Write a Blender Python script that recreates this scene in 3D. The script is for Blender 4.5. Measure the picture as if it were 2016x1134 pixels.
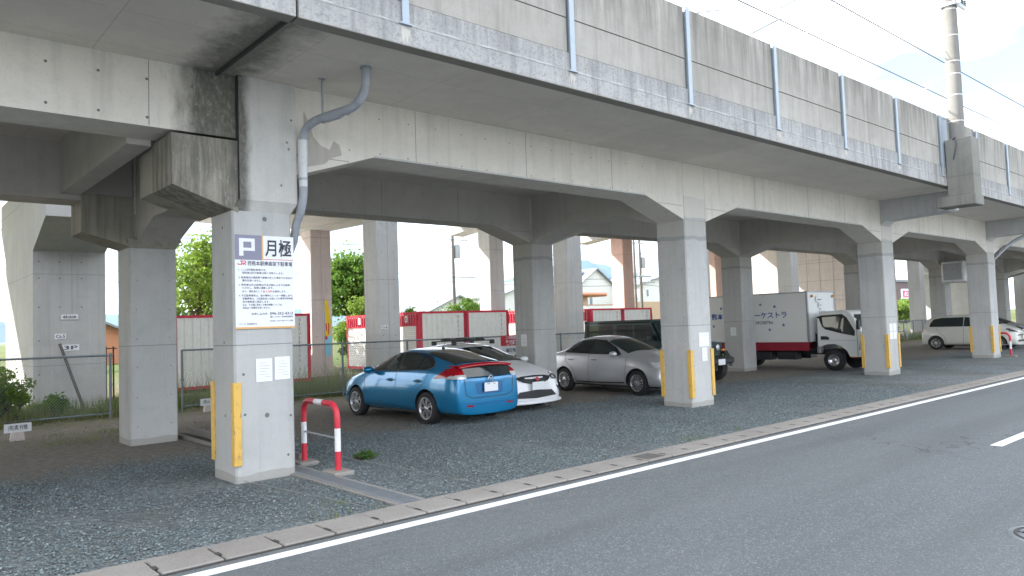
import bpy, bmesh, math, random
import numpy as np
from mathutils import Vector, Matrix
from mathutils.bvhtree import BVHTree
R = math.radians
random.seed(7)
rng = np.random.default_rng(11)
for o in list(bpy.data.objects):
    bpy.data.objects.remove(o)
SC = bpy.context.scene
COL = SC.collection

# ------------------------------------------------------------------ camera
cam = bpy.data.cameras.new('camera')
cam_o = bpy.data.objects.new('camera', cam)
COL.objects.link(cam_o)
FW = Vector((0.65830361, 0.75110928, 0.04971122))
RT = Vector((0.75272154, -0.65743863, -0.0344198))
UP = Vector((-0.00682904, -0.06007739, 0.99817036))
cam_o.matrix_world = Matrix(((RT.x, UP.x, -FW.x, -2.70694), (RT.y, UP.y, -FW.y, -8.52323),
                             (RT.z, UP.z, -FW.z, 1.68702), (0, 0, 0, 1)))
cam.sensor_width = 36
cam.lens = 26.315
cam.clip_start = 0.1
cam.clip_end = 12000
SC.camera = cam_o
SC.render.resolution_x = 1024
SC.render.resolution_y = 576

# ------------------------------------------------------------------ light
SUN_DIR = Vector((-0.7, 0.8, 0.72)).normalized()      # towards the sun
el = math.asin(SUN_DIR.z)
az = math.atan2(SUN_DIR.x, SUN_DIR.y)
w = bpy.data.worlds.new('World')
SC.world = w
w.use_nodes = True
nt = w.node_tree
nt.nodes.clear()
N = nt.nodes.new
wo = N('ShaderNodeOutputWorld')
bg = N('ShaderNodeBackground')
sky = N('ShaderNodeTexSky')
sky.sky_type = 'NISHITA'
sky.sun_disc = False
sky.sun_elevation = el
sky.sun_rotation = az
sky.air_density = 1.0
sky.dust_density = 1.6
sky.ozone_density = 1.0
tc = N('ShaderNodeTexCoord')
mp = N('ShaderNodeMapping')
mp.inputs['Scale'].default_value = (1.0, 1.0, 3.2)
mp.inputs['Location'].default_value = (5.37, 1.5, 0.5)
ns = N('ShaderNodeTexNoise')
ns.inputs['Scale'].default_value = 2.3
ns.inputs['Detail'].default_value = 7
ns.inputs['Roughness'].default_value = 0.55
cr = N('ShaderNodeValToRGB')
cr.color_ramp.elements[0].position = 0.40
cr.color_ramp.elements[1].position = 0.53
cr.color_ramp.elements[0].color = (.10, .10, .10, 1)
mx = N('ShaderNodeMix')
mx.data_type = 'RGBA'
mx.inputs[7].default_value = (9.6, 9.8, 10.2, 1)
nt.links.new(tc.outputs['Generated'], mp.inputs[0])
nt.links.new(mp.outputs[0], ns.inputs['Vector'])
nt.links.new(ns.outputs['Fac'], cr.inputs[0])
nt.links.new(cr.outputs[0], mx.inputs[0])
nt.links.new(sky.outputs[0], mx.inputs[6])
nt.links.new(mx.outputs[2], bg.inputs[0])
bg.inputs[1].default_value = 0.13
nt.links.new(bg.outputs[0], wo.inputs[0])

sl = bpy.data.lights.new('sun', 'SUN')
sl.energy = 4.6
sl.angle = R(0.55)
sl.color = (1.0, 0.95, 0.86)
so = bpy.data.objects.new('sun', sl)
so.rotation_euler = SUN_DIR.to_track_quat('Z', 'Y').to_euler()
so.location = (0, 0, 30)
COL.objects.link(so)
SC.view_settings.view_transform = 'Standard'
SC.view_settings.look = 'None'
SC.view_settings.gamma = 1
SC.view_settings.exposure = 1.42

# ------------------------------------------------------------------ materials
def mat(name, col=(.5, .5, .5), rough=.7, metal=0.0, coat=0.0, spec=.5, emit=None, alpha=None):
    m = bpy.data.materials.new(name)
    m.use_nodes = True
    b = m.node_tree.nodes['Principled BSDF']
    b.inputs['Base Color'].default_value = (*col, 1)
    b.inputs['Roughness'].default_value = rough
    b.inputs['Metallic'].default_value = metal
    b.inputs['Coat Weight'].default_value = coat
    b.inputs['Coat Roughness'].default_value = .04
    b.inputs['Specular IOR Level'].default_value = spec
    return m

class NT:
    def __init__(s, m):
        s.m = m; s.t = m.node_tree; s.b = s.t.nodes['Principled BSDF']; s._pos = None
    def n(s, ty, **k):
        x = s.t.nodes.new(ty)
        for a, v in k.items(): setattr(x, a, v)
        return x
    def l(s, a, b): s.t.links.new(a, b)
    def pos(s):
        if s._pos is None: s._pos = s.n('ShaderNodeNewGeometry').outputs['Position']
        return s._pos
    def noise(s, scale, detail=4, rough=.55, sc=(1, 1, 1), coord=None, off=(0, 0, 0)):
        mp = s.n('ShaderNodeMapping'); mp.inputs['Scale'].default_value = sc; mp.inputs['Location'].default_value = off
        s.l(coord or s.pos(), mp.inputs[0])
        x = s.n('ShaderNodeTexNoise'); x.inputs['Scale'].default_value = scale
        x.inputs['Detail'].default_value = detail; x.inputs['Roughness'].default_value = rough
        s.l(mp.outputs[0], x.inputs['Vector']); return x.outputs['Fac']
    def ramp(s, f, stops):
        r = s.n('ShaderNodeValToRGB'); e = r.color_ramp.elements
        while len(e) < len(stops): e.new(.5)
        for q, (p, c) in zip(e, stops):
            q.position = p; q.color = (*c, 1) if isinstance(c, tuple) else (c, c, c, 1)
        s.l(f, r.inputs[0]); return r.outputs[0]
    def mix(s, f, a, b, mode='MIX'):
        x = s.n('ShaderNodeMix'); x.data_type = 'RGBA'; x.blend_type = mode
        for v, i in ((f, 0), (a, 6), (b, 7)):
            if isinstance(v, (int, float)): x.inputs[i].default_value = v
            elif isinstance(v, tuple): x.inputs[i].default_value = (*v, 1)
            else: s.l(v, x.inputs[i])
        return x.outputs[2]
    def math(s, op, a, b=None, c=None, clamp=False):
        x = s.n('ShaderNodeMath'); x.operation = op; x.use_clamp = clamp
        for i, v in enumerate((a, b, c)):
            if v is None: continue
            if isinstance(v, (int, float)): x.inputs[i].default_value = v
            else: s.l(v, x.inputs[i])
        return x.outputs[0]
    def xyz(s):
        x = s.n('ShaderNodeSeparateXYZ'); s.l(s.pos(), x.inputs[0]); return x.outputs
    def base(s, c): s.l(c, s.b.inputs['Base Color'])
    def bump(s, h, st=.3, dist=.01):
        x = s.n('ShaderNodeBump'); x.inputs['Strength'].default_value = st; x.inputs['Distance'].default_value = dist
        s.l(h, x.inputs['Height']); s.l(x.outputs[0], s.b.inputs['Normal'])
    def rough(s, h): s.l(h, s.b.inputs['Roughness'])

def concrete(name, c1, c2, streak=.25, joints=(), dark=(.10, .10, .09), warm=None, speck=.3, bands=(), topdark=None, extra=None):
    m = mat(name, c1, .88, spec=.25); t = NT(m)
    big = t.noise(.9, 5, .6)
    c = t.mix(t.ramp(big, [(.35, 0.0), (.68, 1.0)]), c1, c2)
    wn = t.n('ShaderNodeTexWhiteNoise'); wn.noise_dimensions = '3D'
    pm = t.n('ShaderNodeVectorMath'); pm.operation = 'MULTIPLY'; pm.inputs[1].default_value = (1 / 2.515, .31, .64); t.l(t.pos(), pm.inputs[0])
    pa = t.n('ShaderNodeVectorMath'); pa.operation = 'ADD'; pa.inputs[1].default_value = (.364, .017, .003); t.l(pm.outputs[0], pa.inputs[0])
    pf = t.n('ShaderNodeVectorMath'); pf.operation = 'FLOOR'; t.l(pa.outputs[0], pf.inputs[0]); t.l(pf.outputs[0], wn.inputs[0])
    c = t.mix(t.math('MULTIPLY', wn.outputs[0], .22), c, tuple(v * .72 for v in c1))
    patch = t.noise(1.7, 3, .5, off=(9, 4, 2))
    c = t.mix(t.math('MULTIPLY', t.ramp(patch, [(.56, 0.0), (.62, 1.0)]), .16), c, tuple(min(1, v * 1.25) for v in c1))
    mid = t.noise(5, 6, .65)
    c = t.mix(t.math('MULTIPLY', t.ramp(mid, [(.5, 0.0), (.8, 1.0)]), .35), c, tuple(v * .72 for v in c1))
    st = t.noise(3.2, 5, .6, sc=(2.2, 2.2, .12))
    c = t.mix(t.math('MULTIPLY', t.ramp(st, [(.5, 0.0), (.75, 1.0)]), streak), c, dark)
    st2 = t.noise(7, 4, .6, sc=(3, 3, .1), off=(5, 2, 1))
    c = t.mix(t.math('MULTIPLY', t.ramp(st2, [(.58, 0.0), (.8, 1.0)]), streak * .7), c, tuple(min(1, v * 1.35) for v in c1))
    Z = t.xyz()[2]
    for zj, wd, stg in joints:
        d = t.math('ABSOLUTE', t.math('SUBTRACT', Z, zj))
        f = t.math('MULTIPLY', t.math('LESS_THAN', d, wd), stg)
        c = t.mix(f, c, dark)
    for z0, z1, col, stg in bands:
        wob = t.math('MULTIPLY_ADD', t.noise(2.5, 3), .12, -.06)
        zz = t.math('ADD', Z, wob)
        f = t.math('MULTIPLY', t.math('MULTIPLY', t.math('GREATER_THAN', zz, z0), t.math('LESS_THAN', zz, z1)), stg)
        c = t.mix(f, c, col)
    if topdark:
        z0, z1, stg = topdark
        f = t.n('ShaderNodeMapRange'); f.inputs['From Min'].default_value = z0; f.inputs['From Max'].default_value = z1
        t.l(Z, f.inputs[0])
        g = t.math('MULTIPLY', t.math('MULTIPLY', f.outputs[0], t.ramp(t.noise(4, 6, .65, sc=(2.2, 2.2, .18)), [(.36, 0.0), (.62, 1.0)])), stg)
        c = t.mix(g, c, dark)
    fine = t.noise(46, 3, .7)
    c = t.mix(t.math('MULTIPLY', t.ramp(fine, [(.55, 0.0), (.72, 1.0)]), speck), c, tuple(v * .55 for v in c1))
    if extra: c = extra(t, c)
    t.base(c)
    t.bump(t.math('ADD', fine, t.math('MULTIPLY', mid, .8)), .18, .01)
    return m

M = {}
def stain_near(x0, wid, ylo, yhi, zlo, stg):
    def fn(t, c):
        X, Y, Z = t.xyz()[0], t.xyz()[1], t.xyz()[2]
        d = t.math('ABSOLUTE', t.math('SUBTRACT', X, x0))
        wb = t.math('MULTIPLY_ADD', t.noise(3, 5, .65, sc=(1, 1, .4)), wid * 1.5, -wid * .75)
        f = t.n('ShaderNodeMapRange'); f.inputs['From Min'].default_value = wid; f.inputs['From Max'].default_value = wid * .35
        t.l(t.math('ADD', d, wb), f.inputs[0])
        g = t.math('MULTIPLY', f.outputs[0], t.math('LESS_THAN', Y, yhi))
        g = t.math('MULTIPLY', g, t.math('GREATER_THAN', Z, zlo))
        g = t.math('MULTIPLY', g, stg)
        sp = t.ramp(t.noise(30, 5, .75, sc=(1, 1, .5)), [(.40, (.085, .083, .068)), (.58, (.15, .145, .12)), (.72, (.34, .33, .28))])
        return t.mix(g, c, sp)
    return fn
def beam_stain(t, c):
    c = stain_near(.42, .62, 0, 1.2, 3.86, .93)(t, c)
    return c
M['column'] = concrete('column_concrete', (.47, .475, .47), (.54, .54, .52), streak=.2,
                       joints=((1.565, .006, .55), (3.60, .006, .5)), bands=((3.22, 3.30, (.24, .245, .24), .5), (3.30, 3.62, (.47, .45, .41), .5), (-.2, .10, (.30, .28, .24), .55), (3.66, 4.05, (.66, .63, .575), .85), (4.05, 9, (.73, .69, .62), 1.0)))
M['head'] = concrete('column_head_concrete', (.56, .55, .525), (.62, .605, .57), streak=.15, extra=lambda t, c: stain_near(.60, .16, 0, .9, 3.1, .9)(t, c))
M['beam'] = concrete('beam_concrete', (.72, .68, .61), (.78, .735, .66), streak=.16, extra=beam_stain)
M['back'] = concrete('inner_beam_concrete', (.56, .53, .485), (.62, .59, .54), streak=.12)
def soffit_extra(t, c):
    X, Y = t.xyz()[0], t.xyz()[1]
    g = t.noise(2, 4)
    m1 = t.math('LESS_THAN', t.math('ABSOLUTE', t.math('SUBTRACT', t.math('FRACT', t.math('DIVIDE', X, 1.79)), .5)), .003)
    m2 = t.math('LESS_THAN', t.math('ABSOLUTE', t.math('SUBTRACT', t.math('FRACT', t.math('DIVIDE', t.math('ADD', Y, 10), .93)), .5)), .005)
    c = t.mix(t.math('MULTIPLY', t.math('MAXIMUM', m1, m2), .32), c, (.16, .16, .15))
    c = stain_near(.36, .5, 0, .3, 4, .8)(t, c)
    return c
M['soffit'] = concrete('soffit_concrete', (.68, .63, .56), (.73, .68, .61), streak=.0, extra=soffit_extra)
def fascia_extra(t, c):
    n2 = t.noise(24, 5, .75); c = t.mix(t.math('MULTIPLY', t.ramp(n2, [(.52, 0.0), (.60, 1.0)]), .4), c, (.17, .17, .165))
    Z = t.xyz()[2]; d = t.math('ABSOLUTE', t.math('SUBTRACT', Z, t.math('MULTIPLY_ADD', t.noise(5, 4), .05, 4.865)))
    return t.mix(t.math('MULTIPLY', t.math('MULTIPLY', t.math('LESS_THAN', d, .010), t.ramp(t.noise(6, 4), [(.45, 0.0), (.6, 1.0)])), .5), c, (.60, .60, .59))
M['fascia'] = concrete('weathered_concrete', (.37, .37, .365), (.47, .47, .46), streak=.7, topdark=(4.70, 5.1, .45), speck=.8, dark=(.10, .105, .11), extra=fascia_extra)
M['panel'] = concrete('panel_concrete', (.35, .335, .305), (.44, .425, .39), streak=.4, topdark=(5.2, 6.4, .75), speck=.45, dark=(.12, .115, .10),
                      joints=((5.575, .008, .8),))
def corbel_extra(t, c):
    n1 = t.noise(10, 6, .7, sc=(1, 1, .14)); n2 = t.noise(34, 5, .75, sc=(1, 1, .35))
    c = t.mix(t.math('MULTIPLY', t.ramp(n1, [(.40, 0.0), (.60, 1.0)]), .75), c, (.12, .115, .095))
    c = t.mix(t.math('MULTIPLY', t.ramp(n2, [(.60, 0.0), (.68, 1.0)]), .55), c, (.50, .50, .45))
    return c
M['corbel'] = concrete('stained_concrete', (.38, .355, .30), (.27, .25, .21), streak=.9, dark=(.09, .085, .07), speck=.6, extra=corbel_extra)
M['lip'] = concrete('stained_lip', (.24, .225, .20), (.33, .31, .28), streak=0, speck=.6)
M['corbel_clean'] = concrete('corbel_concrete', (.38, .355, .30), (.27, .25, .21), streak=.7, dark=(.11, .10, .085))
M['block'] = concrete('block_concrete', (.20, .20, .18), (.27, .27, .245), streak=.6, joints=((4.86, .02, .3),), dark=(.11, .11, .10))
M['pier'] = concrete('pier_concrete', (.52, .525, .52), (.58, .575, .56), streak=.18, joints=((1.1, .008, .4), (3.3, .008, .35), (5.2, .01, .35)))
M['pier_pink'] = concrete('pink_concrete', (.64, .56, .54), (.67, .60, .58), streak=.2, joints=((2.9, .012, .45), (5.3, .012, .45)))
M['pier_red'] = concrete('reddish_pier_concrete', (.66, .44, .38), (.70, .49, .43), streak=.15, joints=((2.9, .012, .3), (5.3, .012, .3)))
M['joint'] = mat('dark_joint', (.05, .05, .048), .9)
M['hole'] = mat('tie_hole', (.17, .17, .16), .9)
M['white_stain'] = mat('lime_stain', (.50, .48, .44), .9)
def painted(name, col, rough=.45, dirt=.25, metal=0, scuff=0):
    m = mat(name, col, rough, metal); t = NT(m)
    f = t.noise(6, 5, .65)
    c = t.mix(t.math('MULTIPLY', t.ramp(f, [(.48, 0.0), (.72, 1.0)]), dirt), col, tuple(v * .45 + .02 for v in col))
    if scuff:
        q = t.noise(28, 4, .7, sc=(1, 1, .25))
        c = t.mix(t.math('MULTIPLY', t.ramp(q, [(.60, 0.0), (.64, 1.0)]), scuff), c, (.16, .14, .11))
    t.base(c); return m
M['steel_post'] = painted('galvanised_post', (.36, .42, .48), .45, .2, .2)
M['galv'] = painted('galvanised_steel', (.36, .39, .42), .45, .35, .5)
M['fence'] = painted('fence_steel', (.20, .235, .26), .5, .3, .3)
M['wire'] = mat('fence_wire', (.30, .33, .35), .5, .5)
M['pipe'] = painted('grey_pvc_pipe', (.36, .38, .42), .42, .45)
M['pipe_white'] = painted('white_pvc_pipe', (.66, .67, .68), .42, .35)
M['yellow'] = painted('yellow_rubber', (.74, .46, .10), .55, .5, 0, .6)
M['red_paint'] = painted('red_paint', (.62, .03, .055), .42, .4, 0, .35)
M['white_paint'] = painted('white_paint', (.80, .81, .82), .4, .3, 0, .3)
M['cont_red'] = painted('container_red', (.62, .02, .06), .45, .25)
M['cont_white'] = painted('container_white', (.82, .83, .80), .45, .22)
M['board'] = painted('sign_board_white', (.80, .82, .86), .35, .05)
M['board_grey'] = mat('sign_grey', (.23, .23, .31), .4)
M['orange'] = mat('sign_orange', (.74, .42, .16), .4)
M['ink'] = mat('ink_black', (.03, .032, .05), .5)
M['ink_red'] = mat('ink_red', (.65, .03, .06), .5)
M['ink_blue'] = mat('ink_blue', (.03, .10, .38), .5)
M['paper'] = painted('laminated_paper', (.80, .81, .82), .25, .06)
M['ink_grey'] = mat('ink_grey', (.28, .29, .30), .6)
M['red_sign'] = mat('red_sign', (.60, .04, .06), .4)

# tyres, glass, car bits
M['tyre'] = painted('tyre_rubber', (.022, .022, .023), .75, .3)
M['glass'] = mat('car_glass', (.022, .03, .031), .03, 0, 0, .75)
M['glass_green'] = mat('windscreen_glass', (.02, .035, .032), .03, 0, 0, .8)
M['trim'] = mat('black_trim', (.015, .015, .016), .4)
M['rim'] = mat('alloy_rim', (.62, .63, .65), .28, .9)
M['chrome'] = mat('chrome', (.75, .76, .78), .1, 1)
M['plate'] = mat('plate_white', (.80, .82, .84), .4)
M['lamp_red'] = mat('lamp_red', (.34, .003, .010), .12, 0, .3)
M['lamp_clear'] = mat('lamp_clear', (.70, .72, .74), .08, .3, 1)
M['lamp_dark'] = mat('lamp_dark', (.10, .11, .12), .08, .4, 1)
M['amber'] = mat('lamp_amber', (.85, .28, .02), .2, 0, .6)
def paint(name, col, metal=.6, rough=.32):
    m = mat(name, col, rough, metal, 1.0); t = NT(m)
    f = t.noise(2.5, 4, .6)
    c = t.mix(t.math('MULTIPLY', t.ramp(f, [(.4, 0.0), (.75, 1.0)]), .12), col, tuple(v * .7 + .03 for v in col))
    t.base(c); return m
M['blue'] = paint('blue_car_paint', (.001, .20, .43), .35, .22)
M['white_car'] = paint('white_car_paint', (.84, .85, .87), 0, .4)
M['silver'] = paint('silver_car_paint', (.60, .61, .64), .5, .33)
M['pearl'] = paint('pearl_car_paint', (.66, .66, .61), 0, .4)
M['jeep'] = paint('dark_green_car_paint', (.008, .035, .035), .3, .35)
M['black_plastic'] = mat('black_plastic', (.02, .022, .023), .5)
M['skirt_red'] = painted('red_skirt', (.30, .012, .03), .45, .15)
def corrug():
    m = mat('truck_box_white', (.85, .86, .84), .4, .05); t = NT(m)
    Z = t.xyz()[2]
    s = t.math('SINE', t.math('MULTIPLY', Z, 150))
    c = t.mix(t.math('MULTIPLY', t.math('LESS_THAN', s, -.6), .25), (.85, .86, .84), (.60, .62, .60))
    t.base(c); t.bump(s, .4, .004); return m
M['truck_box'] = corrug()
M['truck_white'] = painted('truck_white', (.80, .82, .81), .3, .08)

# ground materials
def ground_mat():
    m = mat('gravel_and_dirt', (.2, .2, .2), .95, spec=.2); t = NT(m)
    v = t.n('ShaderNodeTexVoronoi'); v.inputs['Scale'].default_value = 26; t.l(t.pos(), v.inputs['Vector'])
    v2 = t.n('ShaderNodeTexVoronoi'); v2.inputs['Scale'].default_value = 60; t.l(t.pos(), v2.inputs['Vector'])
    sp = t.n('ShaderNodeSeparateColor'); t.l(v.outputs['Color'], sp.inputs[0])
    g = t.ramp(sp.outputs[0], [(0, (.08, .098, .105)), (.4, (.145, .175, .185)), (.8, (.215, .255, .26)), (1, (.36, .39, .385))])
    sp2 = t.n('ShaderNodeSeparateColor'); t.l(v2.outputs['Color'], sp2.inputs[0])
    g = t.mix(.4, g, t.ramp(sp2.outputs[0], [(0, (.07, .08, .09)), (.5, (.18, .20, .205)), (1, (.34, .36, .35))]))
    patch = t.noise(.55, 4, .6)
    g = t.mix(t.math('MULTIPLY', t.ramp(patch, [(.42, 0.0), (.62, 1.0)]), .55), g, (.12, .115, .105))
    rut = t.noise(.7, 3, .5, sc=(1.4, .25, 1), off=(2, 7, 0))
    g = t.mix(t.math('MULTIPLY', t.ramp(rut, [(.5, 0.0), (.6, 1.0)]), .35), g, (.24, .255, .25))
    X, Y = t.xyz()[0], t.xyz()[1]
    dn = t.noise(1.1, 6, .6)
    d1 = t.noise(9, 6, .7)
    dirt = t.ramp(d1, [(.3, (.17, .15, .125)), (.55, (.25, .225, .19)), (.75, (.34, .315, .275))])
    yy = t.math('MULTIPLY_ADD', dn, 1.6, t.math('SUBTRACT', Y, 3.1))
    f = t.n('ShaderNodeMapRange'); f.inputs['From Min'].default_value = -.25; f.inputs['From Max'].default_value = .45
    t.l(yy, f.inputs[0])
    c = t.mix(t.math('MULTIPLY', f.outputs[0], t.ramp(t.noise(14, 5, .7), [(.3, .55), (.5, 1.0)])), g, dirt)
    # rubble and yellow-green growth further back
    f2 = t.n('ShaderNodeMapRange'); f2.inputs['From Min'].default_value = 7.6; f2.inputs['From Max'].default_value = 9.4
    t.l(t.math('MULTIPLY_ADD', dn, 1.2, t.math('SUBTRACT', Y, .6)), f2.inputs[0])
    gr = t.ramp(t.noise(3.5, 6, .7), [(.4, (.10, .13, .035)), (.6, (.22, .19, .13))])
    c = t.mix(t.math('MULTIPLY', f2.outputs[0], .85), c, gr)
    far = t.n('ShaderNodeMapRange'); far.inputs['From Min'].default_value = 20; far.inputs['From Max'].default_value = 30
    t.l(Y, far.inputs[0])
    c = t.mix(far.outputs[0], c, t.ramp(t.noise(.05, 5), [(.4, (.09, .13, .03)), (.6, (.14, .15, .06))]))
    t.base(c)
    hh = t.math('ADD', t.math('MULTIPLY', v.outputs['Distance'], -1), t.math('MULTIPLY', v2.outputs['Distance'], -.5))
    t.bump(hh, .9, .03)
    return m
M['ground'] = ground_mat()
def asphalt():
    m = mat('asphalt', (.08, .08, .085), .85, spec=.3); t = NT(m)
    v = t.n('ShaderNodeTexVoronoi'); v.inputs['Scale'].default_value = 105; t.l(t.pos(), v.inputs['Vector'])
    sp = t.n('ShaderNodeSeparateColor'); t.l(v.outputs['Color'], sp.inputs[0])
    c = t.ramp(sp.outputs[0], [(0, (.090, .100, .106)), (.6, (.115, .128, .135)), (.9, (.148, .163, .172)), (1, (.26, .27, .27))])
    big = t.noise(.35, 5, .6, sc=(.6, 1.6, 1))
    c = t.mix(t.math('MULTIPLY', t.ramp(big, [(.38, 0.0), (.68, 1.0)]), .35), c, (.155, .165, .168))
    Y = t.xyz()[1]
    tr = t.noise(.8, 3, .5, sc=(.12, 2.0, 1))
    c = t.mix(t.math('MULTIPLY', t.ramp(tr, [(.45, 0.0), (.65, 1.0)]), .4), c, (.082, .088, .09))
    grit = t.n('ShaderNodeMapRange'); grit.inputs['From Min'].default_value = -3.7; grit.inputs['From Max'].default_value = -2.85; t.l(Y, grit.inputs[0])
    c = t.mix(t.math('MULTIPLY', t.math('MULTIPLY', grit.outputs[0], t.ramp(t.noise(5, 6, .75), [(.42, 0.0), (.62, 1.0)])), .5), c, (.21, .205, .19))
    mp = t.noise(1.4, 3, .5)
    wv = t.n('ShaderNodeTexVoronoi'); wv.feature = 'DISTANCE_TO_EDGE'; wv.inputs['Scale'].default_value = .23
    vm = t.n('ShaderNodeVectorMath'); vm.operation = 'ADD'; t.l(t.pos(), vm.inputs[0])
    nn = t.n('ShaderNodeTexNoise'); nn.inputs['Scale'].default_value = 1.2; nn.inputs['Detail'].default_value = 5; t.l(t.pos(), nn.inputs['Vector']); t.l(nn.outputs['Color'], vm.inputs[1])
    t.l(vm.outputs[0], wv.inputs['Vector'])
    cr_ = t.math('MULTIPLY', t.math('MULTIPLY', t.math('LESS_THAN', wv.outputs['Distance'], .0012), t.math('LESS_THAN', t.noise(.3, 2, .5, off=(3, 1, 0)), .47)), .5)
    c = t.mix(cr_, c, (.03, .03, .03))
    t.base(c); t.bump(sp.outputs[1], .3, .005); return m
M['asphalt'] = asphalt()
def roadpaint():
    m = mat('road_paint', (.78, .80, .82), .6); t = NT(m)
    c = t.mix(t.ramp(t.noise(55, 4, .7), [(.60, 0.0), (.66, .75)]), (.80, .82, .85), (.28, .29, .30))
    c = t.mix(t.math('MULTIPLY', t.ramp(t.noise(3, 4), [(.4, 0.0), (.7, 1.0)]), .2), c, (.5, .5, .49))
    t.base(c); return m
M['roadpaint'] = roadpaint()
M['gutter'] = concrete('gutter_concrete', (.26, .24, .22), (.33, .31, .285), streak=0, speck=.8)
def leafmat(name, c1, c2, tr=.35):
    m = mat(name, c1, .55, spec=.3); t = NT(m)
    oi = t.noise(2.2, 4, .7)
    c = t.mix(t.ramp(oi, [(.35, 0.0), (.65, 1.0)]), c1, c2)
    t.base(c)
    tl = t.n('ShaderNodeBsdfTranslucent'); t.l(c, tl.inputs[0])
    ms = t.n('ShaderNodeMixShader'); ms.inputs[0].default_value = tr
    out = [x for x in t.t.nodes if x.type == 'OUTPUT_MATERIAL'][0]
    t.l(t.b.outputs[0], ms.inputs[1]); t.l(tl.outputs[0], ms.inputs[2]); t.l(ms.outputs[0], out.inputs[0])
    return m
M['leaf'] = leafmat('leaf_green', (.085, .19, .03), (.16, .27, .04), .45)
M['leaf_dark'] = leafmat('leaf_dark', (.05, .12, .025), (.09, .18, .03))
M['leaf_yellow'] = leafmat('leaf_yellow_green', (.26, .36, .06), (.16, .27, .045), .5)
M['grass'] = leafmat('grass_blades', (.14, .21, .05), (.24, .25, .11))
M['dry'] = leafmat('dry_grass', (.22, .16, .08), (.14, .12, .05))
M['bark'] = painted('bark', (.10, .075, .055), .9, .5)
M['wood_grey'] = painted('grey_wood', (.15, .14, .13), .9, .4)
M['hill'] = leafmat('forest_slope', (.05, .09, .07), (.06, .11, .085), 0)
M['house_white'] = painted('house_wall_white', (.70, .70, .68), .8, .12)
M['house_beige'] = painted('house_wall_beige', (.50, .36, .24), .8, .12)
M['roof_grey'] = painted('roof_grey', (.22, .24, .27), .6, .2)
M['roof_orange'] = painted('roof_orange', (.50, .22, .12), .7, .2)
M['window'] = mat('window_glass', (.12, .17, .20), .08, 0, 0, .8)
M['conc_pole'] = concrete('pole_concrete', (.21, .205, .19), (.25, .245, .23), streak=.3)
M['band_white'] = mat('pole_band', (.75, .75, .73), .5)
M['cable'] = mat('cable', (.06, .06, .07), .6)

# ------------------------------------------------------------------ object helpers
def link(o, parent=None):
    COL.objects.link(o)
    if parent is not None: o.parent = parent
    return o
def tag(o, label=None, cat=None, group=None, kind=None):
    if label: o['label'] = label
    if cat: o['category'] = cat
    if group: o['group'] = group
    if kind: o['kind'] = kind
    return o
def thing(name, label, cat, loc=(0, 0, 0), rz=0, group=None, scale=1):
    o = bpy.data.objects.new(name, None)
    o.empty_display_size = .1
    o.location = loc; o.rotation_euler = (0, 0, rz); o.scale = (scale,) * 3
    COL.objects.link(o)
    return tag(o, label, cat, group)
def copy_tree(o, parent=None):
    c = o.copy(); COL.objects.link(c)
    if parent is not None: c.parent = parent
    for ch in list(o.children): copy_tree(ch, c)
    return c

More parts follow.
